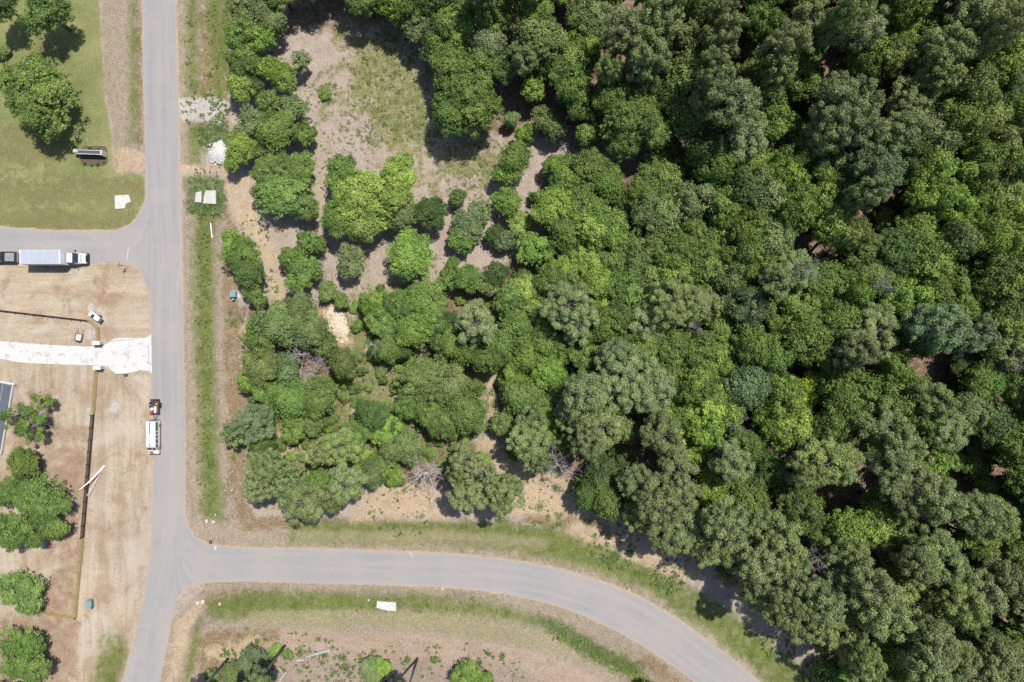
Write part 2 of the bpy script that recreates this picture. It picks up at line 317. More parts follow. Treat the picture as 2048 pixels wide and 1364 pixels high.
col = g.mix(1.0, col, g.mix(g.rng(fin, 0.3, 0.7), (0.92, 0.92, 0.92, 1), (1.07, 1.07, 1.07, 1)), 'MULTIPLY')
g.set(g.b.inputs['Base Color'], col); g.b.inputs['Roughness'].default_value = 0.85; g.b.inputs['Specular IOR Level'].default_value = 0.25
g.bump(fin, 0.2, 0.02); ASPHALT = g.m
def ribbon(name, A, B, z, n):
    a, b = spline(A, n), spline(B, n); m = 14; v = []; ac = []; al = []; fr = []; d = 0
    jit = lambda k: np.convolve(rng.normal(0, 1, n + 8), np.ones(5) / 5, 'same')[:n] * k
    ja, jb = jit(1.1), jit(1.1)
    for i in range(n):
        if i: d += np.linalg.norm((a[i] + b[i] - a[i - 1] - b[i - 1]) / 2) * S
        w = np.linalg.norm(b[i] - a[i]); u = (b[i] - a[i]) / w
        p0, p1 = a[i] + u * ja[i], b[i] + u * jb[i]
        for j in range(m + 1):
            t = j / m; p = p0 * (1 - t) + p1 * t; q = W(*p, 0); v.append((q.x, q.y, z + 0.05 * (1 - (2 * t - 1) ** 2)))
            ac.append(t * w * S); al.append(d); fr.append(t)
    I = np.arange(n * (m + 1)).reshape(n, m + 1)
    f = np.stack([I[:-1, :-1], I[1:, :-1], I[1:, 1:], I[:-1, 1:]], -1).reshape(-1, 4)
    me = mesh_np(name, v, f, ASPHALT, True)
    if me.polygons[0].normal.z < 0: me.flip_normals()
    fattr(me, 'across', ac); fattr(me, 'along', al); fattr(me, 'frac', fr); link(name, me, kind='structure')
ribbon('road', MAIN_L, MAIN_R, 0.012, 260); ribbon('side_road', SIDE_T, SIDE_B, 0.026, 130); ribbon('curved_road', LOW_T, LOW_B, 0.026, 260)

# ------------------------------------------------------------------ tree prototypes (crown mesh, trunk mesh)
def unit(n, r=rng):
    v = r.normal(size=(n, 3)); return v / np.linalg.norm(v, axis=1)[:, None]
def nrm(v): return v / np.maximum(np.linalg.norm(v, axis=1), 1e-6)[:, None]
def diamonds(p, nn, a, w):
    t = nrm(np.cross(nn, unit(len(p)))); b = np.cross(nn, t); a = a[:, None]; w = w[:, None]
    v = np.stack([p + t * a, p + b * w, p - t * a, p - b * w], 1).reshape(-1, 3)
    return v, np.arange(len(v)).reshape(-1, 4)
def limb_tubes(mb, base, tips, r0):
    for tip in tips:
        b, t = Vector(base), Vector(tip); m = b.lerp(t, 0.5) + Vector((rng.normal(0, .15), rng.normal(0, .15), 0.15 * (t - b).length))
        mb.tube([b, m, t], [r0, r0 * 0.6, r0 * 0.2], 5)
def tube_mesh(mb, name, m):
    me = bpy.data.meshes.new(name); me.from_pydata(mb.v, [], mb.f); me.materials.append(m)
    for p in me.polygons: p.use_smooth = True
    return me

def broadleaf(Rr, H, leaf=0.2, dens=1.0, nl=11, lobe=0.4, gap=0.0, flat=0.72, sub=0.46):
    """lobed crown: big lobes carry leaf clumps, clumps carry leaves"""
    cz = H - flat * Rr * 1.02
    lobes = []; ga = math.pi * (3 - 5 ** 0.5); ph = rng.uniform(0, 6.28); el = rng.uniform(0.06, 0.2)
    for i in range(nl):
        zf = 1 - 1.2 * (i + 0.5) / nl; rr = math.sqrt(max(0, 1 - zf * zf)); th = i * ga + rng.normal(0, 0.4)
        k = 0.63 * (1 + rng.normal(0, 0.2)) * (1 + el * math.cos(2 * (th - ph))); lr = lobe * Rr * rng.uniform(0.5, 1.1)
        lobes.append((np.array([rr * math.cos(th) * Rr * k, rr * math.sin(th) * Rr * k, cz + zf * Rr * k * flat + rng.normal(0, 0.06) * Rr]), lr))
    cs, rs, ts = [], [], []
    for c, lr in lobes:
        if rng.random() < gap: continue
        n = max(5, int(3.4 * (lr / sub) ** 2 * 1.5)); d = unit(n); d[:, 2] = np.where(d[:, 2] < -0.35, -d[:, 2], d[:, 2]); d = nrm(d)
        r = sub * np.exp(rng.normal(-0.1, 0.38, n))
        cs.append(c + d * (lr - 0.4 * r)[:, None] * rng.uniform(0.55, 1.38, n)[:, None] * np.array([1, 1, 0.8])); rs.append(r)
        ts.append(np.clip(rng.normal(0.5, 0.14) + rng.normal(0, 0.13, n), 0, 1))
    n = int(sum(map(len, rs)) * (0.55 if gap == 0 else 0.12)); d = unit(n); d[:, 2] = np.where(d[:, 2] < -0.25, -d[:, 2], d[:, 2])
    az = np.arctan2(d[:, 1], d[:, 0]); wob = 0.95 + el * np.cos(2 * (az - ph)) + 0.13 * np.sin(3 * az + ph * 2) + 0.10 * np.sin(5 * az + ph * 3) + 0.07 * np.sin(9 * az + 5 * d[:, 2]) + rng.normal(0, 0.13, n)
    cs.append(np.array([0, 0, cz]) + d * (Rr * rng.uniform(0.6, 0.9, n) * wob)[:, None] * np.array([1, 1, flat])); rs.append(sub * np.exp(rng.normal(-0.3, 0.35, n))); ts.append(np.clip(rng.normal(0.5, 0.2, n), 0, 1))
    c = np.concatenate(cs); r = np.concatenate(rs); ts = np.concatenate(ts)
    m = np.maximum(6, (60 * dens * (r / 0.7) ** 2 * (0.2 / leaf) ** 2).astype(int)); k = np.repeat(np.arange(len(c)), m)
    d = unit(len(k)); d[:, 2] = np.where((d[:, 2] < -0.3) & (rng.random(len(k)) < 0.7), -d[:, 2], d[:, 2])
    p = c[k] + d * (r[k] * (0.35 + 0.85 * rng.beta(2.2, 1.6, len(k))))[:, None] * np.array([1, 1, 0.8])
    out = nrm(p - np.array([0, 0, cz - 0.3 * Rr]))
    nn = nrm(d * 1.0 + out * 0.35 + unit(len(k)) * 0.7)
    a = leaf * rng.uniform(0.6, 1.3, len(k)); v, f = diamonds(p, nn, a, a * rng.uniform(0.5, 0.75, len(k)))
    me = mesh_np('crown', v, f, LEAF); tint = np.clip((ts[k] - 0.5) * 0.95 + 0.5 + (rng.random(len(k)) - 0.5) * 0.45, 0, 1); fattr(me, 'tint', np.repeat(tint, 4))
    mb = MB(); r0 = 0.055 * Rr + 0.06; mb.tube([(0, 0, -0.3), (0.05, 0, cz * 0.5), (0.0, 0.08, cz - 0.1 * Rr)], [r0 * 1.3, r0, r0 * 0.7], 8)
    limb_tubes(mb, (0, 0.05, max(0.3, cz - 0.55 * Rr)), [tuple(l[0] * np.array([0.9, 0.9, 1])) for l in lobes], r0 * 0.5)
    return me, tube_mesh(mb, 'trunk', BARK), H, Rr

def pine(Rr, H, depth=0.5, nb=36, tufts=3, dens=1.0, clump=0.62):
    """whorled branches that end in rounded puffs of needles"""
    mb = MB(); r0 = 0.011 * H + 0.04
    lean = rng.normal(0, 0.25, 2); mb.tube([(0, 0, -0.3), (lean[0] * .4, lean[1] * .4, H * 0.5), (lean[0], lean[1], H * 0.95)], [r0 * 1.25, r0 * 0.85, r0 * 0.2], 8)
    cs, ds, tt, rr = [], [], [], []
    for i in range(nb):
        u = (i + 0.5) / nb; z = H * (1 - depth * (1 - u) ** 0.85); th = i * 2.4 + rng.normal(0, 0.35)
        prof = math.sin(math.pi * min(1, (1 - u) * 0.70 + 0.10)) ** 0.75
        ln = Rr * max(0.12, prof) * rng.uniform(0.66, 1.1); rise = 0.12 + 0.5 * u
        b = np.array([lean[0] * z / H, lean[1] * z / H, z]); dr = np.array([math.cos(th), math.sin(th), rise]); tip = b + dr * ln
        tip[2] = min(tip[2], H)
        mb.tube([tuple(b), tuple(b + (tip - b) * 0.55 - np.array([0, 0, 0.05 * ln])), tuple(tip)], [r0 * 0.22, r0 * 0.12, r0 * 0.04], 4, False)
        t0 = np.clip(rng.normal(0.5, 0.14), 0, 1)
        for q in range(max(2, int(round((tufts + 1) * ln / Rr)))):
            s = 0.98 - 0.55 * rng.random() ** 1.2
            side = np.array([-dr[1], dr[0], 0]) * rng.normal(0, 0.24) * ln * s
            cs.append(b + (tip - b) * s + side + np.array([0, 0, rng.normal(0.12, 0.15)])); ds.append(dr * 0.3 + np.array([0, 0, 0.6])); tt.append(np.clip(t0 + rng.normal(0, .12), 0, 1)); rr.append(clump * rng.uniform(0.7, 1.35))
    cs, ds, tt, rr = np.array(cs), nrm(np.array(ds)), np.array(tt), np.array(rr)
    m = (150 * dens * (rr / 0.62) ** 2).astype(int); k = np.repeat(np.arange(len(cs)), m)
    d = nrm(ds[k] * 0.4 + unit(len(k)) * np.array([1, 1, 0.85])); p = cs[k] + d * (rr[k] * (0.4 + 0.75 * rng.beta(2.2, 1.5, len(k))))[:, None]
    a = 0.17 * rng.uniform(0.6, 1.4, len(k)); v, f = diamonds(p, nrm(d + unit(len(k)) * 0.6), a, a * rng.uniform(0.28, 0.45, len(k)))
    me = mesh_np('crown', v, f, NEEDLE); fattr(me, 'tint', np.repeat(np.clip(tt[k] * 0.65 + rng.random(len(k)) * 0.35, 0, 1), 4))
    return me, tube_mesh(mb, 'trunk', PINEBARK), H, Rr

def dead(Rr, H, n=30, twig=9):
    """forked bare limbs with fine twigs"""
    mb = MB(); tw = MB(); r0 = 0.04 + 0.009 * H
    mb.tube([(0, 0, -0.3), (0.12, 0.05, H * 0.45), (0.05, 0.22, H * 0.9)], [r0 * 1.2, r0 * 0.8, r0 * 0.2], 7)
    def limb(b, d, ln, r, lvl):
        pts_ = [b]; dd = d.copy()
        for i in range(3):
            dd = (dd + Vector(rng.normal(0, 0.22, 3)) + Vector((0, 0, 0.06))).normalized(); pts_.append(pts_[-1] + dd * ln / 3)
        tw.tube(pts_, [r, r * 0.75, r * 0.5, r * 0.2], 4, False)
        if lvl > 0:
            for q in range(6 if lvl == 2 else 6):
                k = rng.integers(1, 4); e = (dd + Vector(rng.normal(0, 0.75, 3))).normalized(); limb(pts_[k], e, ln * rng.uniform(0.35, 0.6), r * 0.5, lvl - 1)
    for i in range(n // 3):
        u = 0.4 + 0.5 * (i + rng.random()) / (n // 3); th = i * 2.4 + rng.normal(0, 0.5)
        limb(Vector((0.1, 0.2 * u, H * u)), Vector((math.cos(th), math.sin(th), rng.uniform(0.2, 1.0))).normalized(), Rr * (1.0 - 0.45 * u) * rng.uniform(0.7, 1.3), r0 * 0.4, 2)
    return tube_mesh(tw, 'branches', DEADWOOD), tube_mesh(mb, 'trunk', DEADWOOD), H, Rr

PROTO = {
 'oS': [broadleaf(2.0, 4.6, 0.13, 1.0, n, 0.42, sub=0.36) for n in (7, 9, 8, 10)],
 'oM': [broadleaf(3.7, 8.5, 0.135, 0.8, n, l, sub=0.42) for n, l in ((11, .37), (14, .34), (10, .42), (17, .31), (13, .36), (9, .4))],
 'oL': [broadleaf(5.6, 11.5, 0.155, 0.78, n, l, sub=0.5) for n, l in ((17, .32), (22, .29), (14, .36))],
 'oX': [broadleaf(7.2, 12, 0.165, 0.78, 26, .27, sub=0.56)],
 'cM': [broadleaf(3.4, 8.0, 0.13, 1.05, n, l, flat=0.9, sub=0.36) for n, l in ((13, .38), (16, .36))],
 'aM': [broadleaf(4.2, 8.0, 0.14, 0.6, 22, .24, gap=0.35, flat=0.6)],
 's': [broadleaf(1.3, 2.2, 0.12, 1.0, 6, 0.42, sub=0.32), broadleaf(1.5, 1.9, 0.12, 1.0, 8, 0.38, sub=0.32)],
 'pM': [pine(3.6, 18, d, n) for d, n in ((.34, 34), (.42, 40), (.3, 30), (.46, 42), (.38, 36))],
 'pL': [pine(5.2, 21, d, n, 4, 1.0, 0.7) for d, n in ((.36, 44), (.3, 40), (.42, 48))],
 'pS': [pine(2.3, 9, d, n, 3, 0.9, 0.44) for d, n in ((.5, 28), (.6, 32))],
 'x': [dead(3.4, 8, 45), dead(3.0, 9, 36), dead(3.2, 7, 48)],
}
# sunlit look of each foliage colour (photo sRGB) and its word
PAL = {'m': ((105, 129, 61), 'mid-green'), 'b': ((119, 146, 64), 'bright green'), 'y': ((132, 154, 72), 'yellow-green'), 'k': ((85, 108, 56), 'dark green'),
       'g': ((117, 133, 84), 'grey-green'), 'l': ((110, 127, 72), 'olive'), 'p': ((115, 128, 79), 'grey-green'), 'v': ((138, 164, 48), 'lime green'), 'd': ((98, 117, 76), 'dull green'), 'n': ((119, 134, 76), 'olive-tinged'), 'x': ((120, 120, 120), 'grey')}
FGAIN = 0.94
KINDW = {'o': 'broadleaf tree', 'c': 'dense small-leaved tree', 'a': 'sparse open broadleaf tree', 's': 'shrub', 'p': 'pine', 'x': 'leafless dead tree'}
NAMEW = {'o': 'broadleaf_tree', 'c': 'evergreen_tree', 'a': 'sparse_tree', 's': 'shrub', 'p': 'pine_tree', 'x': 'dead_tree'}
def zone(x, y):
    if x < 230 and y < 470: return 'on the mown lawn beside the road'
    if x < 330: return 'in the dirt yard inside the fence'
    if y > 1165 and x < 1350: return 'among the logs on the bare strip below the curved road'
    if x < 640 and y < 372: return 'in the row between the road and the clearing'
    if y > 1000 or (x > 1150 and y > 940 and y > 940 + (x - 1150) * 0.5): return 'along the woods edge beside the curved road'
    if x < 1000 and y > 590: return 'in the thicket inside the road junction'
    if x < 1110 and y > 300: return 'standing in the leaf-littered clearing'
    if x < 1350 and y <= 330: return 'at the woods edge behind the grassy clearing'
    if x < 1440: return 'in the young scrub woods beside the clearing'
    return 'in the deep dense woods'
LAB = []
def plant(x, y, r, kind, colr, h, label=None, name=None):
    """crown centre under photo pixel (x,y), apparent radius r px, height h m"""
    if x > 1080 and not label: h *= random.uniform(0.8, 1.2)
    cf = {'p': 0.84, 's': 0.5, 'x': 0.7}.get(kind, 0.66); zc = h * cf; k = (CAM_H - zc) / CAM_H
    z_ = zone(x, y); r *= 0.87 if 'thicket' in z_ else 0.93 if 'leaf-littered' in z_ else 1.0
    loc = W(x, y, zc); rm = r * S * k
    key = kind if kind in 'sx' else {'o': 'oS' if rm < 2.5 else 'oM' if rm < 4.7 else 'oL' if rm < 6.2 else 'oX', 'c': 'cM', 'a': 'aM', 'p': 'pS' if rm < 2.7 and h < 13 else 'pM' if rm < 4.4 else 'pL'}[kind]
    cr, tr, H0, R0 = random.choice(PROTO[key])
    o = link(name or NAMEW[kind], None); o.location = (loc.x, loc.y, -0.05); o.rotation_euler = (0, 0, random.uniform(0, 6.28))
    sx = rm / R0 * (0.99 if kind != 'p' else 0.97); o.scale = (sx * random.uniform(.92, 1.1), sx * random.uniform(.92, 1.1), h / H0)
    c = link(cr.name.split('.')[0], cr, o); t = link('trunk', tr, o)
    base, word = PAL[colr]; j = [random.uniform(.95, 1.04), random.uniform(.96, 1.04), random.uniform(.9, 1.1)]; br = random.uniform(0.84, 1.14)
    cc = C(*base, gain=FGAIN); c.color = tuple(cc[i] * j[i] * br for i in range(3)) + (1,)
    size = 'small' if rm < 2.4 else 'large' if rm > 4.6 else 'mid-sized'
    o['category'] = 'shrub' if kind == 's' else 'tree'
    what = KINDW[kind] if not name else 'low understorey tree'
    if label: o['label'] = label
    else: o['label'] = ''
    LAB.append((o, x, y, f"{size} {word} {what}", f"{word} {what.replace(' with bare twigs', '')}", label))
    return o
def write_labels():
    """look + zone + nearest distinct neighbours; exact look-alikes share label and group"""
    opts = []
    for o, x, y, full, short, lb in LAB:
        if lb: continue
        near = sorted(((x - a) ** 2 + (y - b) ** 2, s2) for q, a, b, _, s2, l2 in LAB if q is not o)[:9]
        df = []
        for _, s2 in near:
            if s2 != short and s2 not in df: df.append(s2)
        z = zone(x, y).replace('standing ', '').replace('beside the curved road', 'by the curved road').replace('in the young scrub woods beside the clearing', 'in the scrub woods').replace('in the deep dense woods', 'in the deep woods')
        c = []
        if df: c.append(f"{full} {z}, next to {df[0]}")
        for i in range(min(3, len(df))):
            for j in range(i + 1, min(4, len(df))): c.append(f"{full} between {df[i]} and {df[j]}")
        c = [w for w in c if len(w.split()) <= 16] or [f"{full} {z}"]
        opts.append([o, c, 0])
    for _ in range(8):
        cnt = {}
        for o, c, i in opts: cnt[c[i]] = cnt.get(c[i], 0) + 1
        for q in opts:
            if cnt[q[1][q[2]]] > 1 and q[2] + 1 < len(q[1]): cnt[q[1][q[2]]] -= 1; q[2] += 1
    fin = {}
    for o, c, i in opts: fin.setdefault(c[i], []).append(o)
    for w, os_ in fin.items():
        for o in os_:
            o['label'] = w
            if len(os_) > 1: o['group'] = w

TREES = """
75 190 84 o m 9|95 28 48 o m 9|12 15 34 o k 9|2 105 16 s l 2
85 803 24 a b 5|35 835 34 a m 5|70 858 34 a m 5|78 838 34 x x 4|50 926 33 o m 5|78 996 56 o m 6|28 1062 44 o m 6|108 1052 28 o m 5|46 1180 47 o m 4|40 1300 50 o m 5|72 1338 34 o m 5|20 1400 44 o m 6|20 985 34 o m 5
500 18 44 o g 8|488 72 40 o m 8|522 80 34 o b 8|545 45 30 o g 7|490 122 34 o m 7|540 140 26 o b 6|567 158 30 o b 6|480 176 28 o y 6|508 168 20 c k 5|541 206 28 o m 6|586 212 26 o g 5|503 246 34 o g 6|555 262 42 o m 6|606 266 24 o m 5|530 235 24 o m 5|486 292 30 o y 6|472 318 24 o y 5|505 300 24 o m 5|600 116 20 p g 5
570 385 64 o m 7|600 338 34 o m 6|540 345 34 o m 6|605 410 40 o m 6
742 400 82 o y 9|795 352 46 o y 8|690 350 42 o m 8|684 432 42 o m 8|862 424 38 o k 7|728 455 40 o y 8|800 425 40 o l 7
485 512 42 o m 6|470 485 26 o b 5|500 545 34 o k 6|506 577 22 o m 4|516 598 22 o m 4
605 545 42 o m 6|618 485 26 o m 5|590 515 28 o m 5|700 520 36 c g 6|822 512 54 o b 7|660 582 22 o l 3|686 602 18 o m 3|640 490 18 o b 4
560 650 58 o l 8|620 660 48 o l 8|520 680 42 o m 7|600 615 40 o l 7|525 735 46 o l 7|575 735 36 o d 6|600 710 34 x x 7|622 748 34 x x 7|688 725 36 o l 7|655 690 30 o l 6|640 790 46 o m 7|585 800 44 o m 7|500 762 28 o b 5|540 785 38 o m 6|505 848 50 p d 8|465 865 28 p g 7|525 895 34 o k 6|590 850 38 o m 5|625 845 30 o l 4|535 930 46 p p 11|515 975 38 p p 11|560 980 34 p p 10|605 1005 48 p p 11|585 960 30 p p 10|680 890 50 p n 9|640 905 34 p p 9|690 965 50 p p 11|665 1000 34 p p 11|745 830 44 o k 6|720 865 34 o m 5|775 865 42 o b 5|815 892 42 o l 6|785 905 30 o l 6|765 925 32 o m 5|790 952 22 o b 3|850 950 56 x x 9|745 945 34 o l 6|640 960 30 o m 5
850 760 66 o l 9|900 770 50 o l 8|820 800 40 o m 7|930 820 54 o m 8|890 842 44 o m 7|940 780 34 o m 8|860 830 40 o m 7
930 920 44 p p 11|912 948 28 p p 11|935 990 44 p p 12|1010 985 42 p p 12|1000 1010 34 p p 12|975 960 30 p p 11|1060 880 50 p p 12|1080 920 34 p p 12|1042 792 44 o m 7|1030 755 36 o b 6|1090 820 34 o b 6|1070 780 30 o m 6|1060 840 34 p g 9|1112 928 44 x x 11
755 690 26 x x 7|772 640 46 o m 6|748 605 34 o b 6|800 612 44 o m 7|850 598 46 o m 7|832 655 50 o b 7|775 700 38 o m 6|870 640 46 o m 7|905 690 46 o m 8|890 650 34 o k 7|955 648 50 p g 12|1000 690 44 o m 8|975 715 40 o m 8|940 705 34 o m 7|990 552 30 c k 6|936 556 32 o m 6|900 560 24 o m 5|906 528 16 o m 3|914 395 20 o m 4|938 452 36 c g 5|925 480 32 c m 5|960 425 28 c g 5|988 470 22 c k 4|1008 480 24 o d 4|1042 445 28 o y 4|1012 402 32 c m 6|1030 320 38 o m 7|1015 350 28 o m 6|1050 268 20 o b 5|1022 238 16 o g 4|1075 395 18 s k 3|650 190 12 s m 1|1068 500 44 o b 7|1103 495 16 x x 7|1020 600 40 o m 8|1060 590 40 o y 8
1135 350 40 o b 8|1182 342 44 o m 8|1210 370 44 o m 9|1150 385 52 o m 8|1110 420 46 o b 8|1165 430 50 o m 8|1130 465 44 o m 8|1200 460 52 o b 9|1235 500 54 o m 9|1180 515 56 o b 9|1230 545 40 o m 9|1100 565 42 o m 8|1130 540 40 o b 8|1190 565 40 o y 9|1250 580 42 o m 9|1140 580 34 o g 8|1290 555 50 o m 9|1300 500 48 o l 9|1240 415 30 o g 6|1320 365 50 o m 9|1290 385 40 o m 9|1310 430 50 o l 9|1345 400 40 o b 9|1385 405 44 o g 10|1390 470 44 o m 10|1350 460 44 o m 9|1345 510 44 o m 10|1400 530 46 o m 10|1350 550 44 o b 10|1250 620 40 o k 9|1310 590 40 o y 10
930 185 62 o m 11|905 140 40 o m 10|960 145 44 o m 11|900 235 40 o m 10|960 225 44 o m 11|975 95 40 o g 11|882 105 36 o m 9|865 65 32 c d 9|845 55 34 c g 9|910 50 50 o m 11|985 35 46 o m 12|1060 25 46 o m 12|1075 85 52 o l 12|1010 130 38 o k 10|1045 115 34 p g 12|1130 130 54 o m 12|1140 180 44 o m 12|1170 95 40 o b 11|1180 40 48 o l 13|1250 60 50 p p 18|1255 235 60 o m 12|1300 265 40 o m 11|1225 200 38 o m 11|1245 280 40 o m 11|1220 135 26 p n 14|1090 235 24 o l 6|1110 260 24 o l 6|1065 180 26 o b 7|1180 265 26 o m 7|1170 215 36 o k 9|1280 165 36 o g 12|792 4 42 o b 10|735 2 40 o m 9|835 5 40 o m 10|765 -40 46 o k 9|695 -55 54 o k 9|625 -55 54 o k 9|560 -15 40 o m 9|870 -10 50 o k 11
1320 40 50 p l 17|1300 110 46 p p 16|1360 70 58 o g 16|1375 150 56 o n 15|1340 200 40 o k 12|1370 240 48 o m 13|1390 20 44 o l 14|1430 150 40 p p 18|1450 70 46 p p 19|1440 30 34 p p 19|1470 210 54 p p 19|1420 200 36 p n 17|1515 50 40 o m 13|1570 100 44 p p 20|1555 140 40 p n 19|1615 40 44 p p 20|1600 160 46 o m 14|1650 190 44 o n 15|1530 185 38 o n 14|1500 160 34 o l 13|1540 250 52 o m 14|1490 270 50 p g 16|1440 280 52 o k 13|1410 310 46 o k 13|1500 320 48 o m 13|1430 340 40 o m 12|1685 220 66 p p 20|1720 260 48 p p 20|1655 260 44 p n 19|1715 55 50 p p 21|1690 30 40 p n 21|1725 120 44 o m 14|1790 70 42 o b 14|1800 20 46 o m 14|1770 125 42 o n 15|1840 60 44 o k 13|1900 100 54 p p 22|1885 140 44 p n 21|1960 35 54 p p 22|2000 60 40 p p 22|2030 20 40 p p 22|1930 185 50 o n 15|1860 200 46 o m 14|1820 200 44 p p 19|1995 130 48 o y 14|2030 100 34 o l 14|2005 205 48 o k 13|2040 250 44 o m 13|1965 240 54 o n 15|1910 250 50 o m 14|1990 305 50 o n 14|1860 275 50 o g 15|1800 260 44 p g 18|1870 360 64 o b 14|1885 410 44 o b 13|1845 395 40 o b 13|1760 345 50 p d 19|1740 380 36 p p 18|1700 330 46 o m 13|1640 340 48 o g 14|1590 310 44 o m 13|1630 385 50 o m 13|1560 350 40 o b 12|1520 390 50 o g 13|1480 380 44 o k 12|1450 420 44 o b 11|1580 420 46 o m 13|1680 390 40 o m 13|1800 330 40 o k 12|1940 340 50 o m 14|1990 370 54 o l 14|2035 330 44 o m 14|2020 420 44 o b 13|1950 420 50 o m 13
1660 450 46 o y 13|1640 430 34 o b 12|1690 470 36 o n 13|1440 490 48 o b 11|1490 460 44 o m 11|1540 480 48 o g 12|1500 520 44 o m 11|1590 535 46 p g 15|1550 560 36 p g 14|1460 550 46 o l 11|1415 600 48 o n 11|1600 610 66 o m 14|1650 570 50 o m 13|1610 670 56 o m 14|1670 640 46 o m 13|1560 640 44 o m 13|1745 660 56 p p 18|1720 700 44 p p 18|1700 590 40 o b 13|1740 560 44 o l 13|1780 500 56 o k 13|1720 500 44 o m 13|1850 520 54 o m 14|1830 460 44 o m 13|1900 480 44 o l 13|1920 590 58 o m 14|1860 590 44 o m 14|1990 560 54 o m 14|2030 500 44 o k 13|1980 480 44 o b 13|1880 660 56 p d 17|1930 670 46 p d 17|2010 640 50 o m 14|1990 690 44 o n 13|1800 600 46 o b 13|1820 680 40 o k 12|1490 610 46 o d 11|1440 660 48 o m 11|1500 690 46 o m 11|1540 710 46 o m 12|1490 770 48 o d 11|1430 720 44 o b 10|1560 790 48 o b 11|1620 782 38 c v 9|1690 780 54 o m 12|1670 730 44 o k 12|1750 790 48 o m 12|1800 790 50 o m 12|1780 740 40 o b 12|1580 850 46 o y 11|1540 840 40 o b 11|1430 810 50 o b 10|1410 860 44 o b 10|1470 850 34 x x 11|1480 890 40 o m 11|1830 830 48 o m 12|1870 800 44 p n 15|1760 850 52 p p 16|1800 890 46 p p 16|1700 860 48 o n 13|1650 850 44 o m 12|1890 860 46 p p 17|1930 820 40 o g 12|2010 725 34 x x 13|2030 780 44 o m 13|1990 860 48 o k 12|2035 890 50 o m 13|1960 760 40 o m 12
1130 615 54 p g 13|1160 650 40 p g 13|1085 640 40 o m 8|1040 650 44 o m 8|1110 690 46 o m 8|1170 700 46 o m 9|1060 710 40 o b 7|1215 650 44 o m 9|1200 610 40 o b 8|1100 745 40 o b 7|1240 690 40 o k 9|1345 600 56 p n 14|1310 630 46 p g 13|1380 610 44 p g 14|1290 680 44 o m 10|1340 690 48 o m 10|1390 700 46 o m 11|1260 755 66 p g 15|1230 720 44 p g 15|1300 780 46 p g 15|1170 790 52 p p 14|1150 830 44 p p 14|1200 850 52 p p 14|1180 890 40 p p 14|1340 760 46 o m 10|1390 770 46 o m 10|1330 820 44 o b 9|1380 830 48 o m 10|1360 880 50 o y 10|1320 870 46 p p 14|1350 930 46 p p 15|1400 910 40 o b 10|1120 790 34 o m 7|1110 850 34 o b 6|1130 880 34 o m 6|1250 860 30 o l 5|1230 810 36 o m 8
1210 960 50 o k 9|1180 985 36 o k 9|1215 1000 36 o m 9|1270 960 40 p p 14|1310 1005 52 p p 15|1285 1040 40 p p 15|1360 1000 44 p p 15|1370 1050 50 p p 15|1410 1090 44 p p 15|1330 1080 34 p p 15|1420 970 44 o b 10|1445 1040 46 p p 16|1460 930 44 p g 14|1490 1000 50 o m 11|1470 1100 46 p p 16|1510 1120 48 p p 16|1540 940 44 o k 11|1520 1060 46 p p 16|1650 920 52 p n 17|1610 950 40 p p 16|1690 930 40 p p 17|1590 1010 44 o k 10|1565 1085 50 p n 17|1580 1140 44 p p 17|1530 1190 46 p p 17|1560 1220 40 p p 17|1625 1110 34 x x 14|1690 1060 46 o b 12|1740 1040 46 o b 12|1640 1060 40 o m 11|1780 1060 50 o l 12|1760 1000 44 o m 12|1820 970 60 p p 18|1780 940 46 p p 17|1850 930 44 o b 12|1870 1000 46 p p 18|1700 1120 48 p p 18|1680 1170 50 p p 18|1740 1170 54 p p 18|1640 1200 46 p p 17|1660 1250 46 p p 17|1610 1250 36 p p 16|1760 1220 52 p p 18|1810 1200 50 p n 19|1820 1250 48 p p 18|1870 1110 56 p g 19|1830 1130 44 p p 19|1900 1150 46 p p 19|1990 1040 50 p n 19|1950 1020 46 p p 19|1940 1070 40 o m 12|1990 1110 44 o l 12|1920 1210 50 p n 19|1960 1190 48 p p 19|2010 1170 46 p p 19|2035 1100 44 o m 13|1700 1295 44 p p 17|1730 1320 36 p n 17|1790 1310 46 o b 11|1860 1270 48 p p 18|1850 1330 54 p p 18|1900 1310 48 p p 18|1960 1280 44 o k 11|2000 1320 54 p p 18|2035 1260 44 o m 12|1960 1350 44 p p 18|1780 1370 46 o k 11|1740 1360 40 p p 16|1650 1350 30 s m 3|1690 1350 30 o b 5|2040 980 44 o k 11|2045 1040 40 o m 12|1600 548 30 x x 17|1965 62 36 x x 23|2035 160 30 x x 20|1508 622 24 x x 13|1745 575 26 x x 15|1385 655 24 x x 13|640 720 24 x x 7
742 1342 26 c g 3|765 1335 20 o b 3|932 1345 30 o b 4|965 1360 22 o m 3|510 1335 40 o d 4|470 1350 30 o l 3|550 1300 14 s b 1|575 1308 12 s m 1|815 1320 6 s m 1|1290 1395 40 o m 5|425 1355 18 s l 2|545 1318 8 s k 1|870 1320 8 s m 1
"""
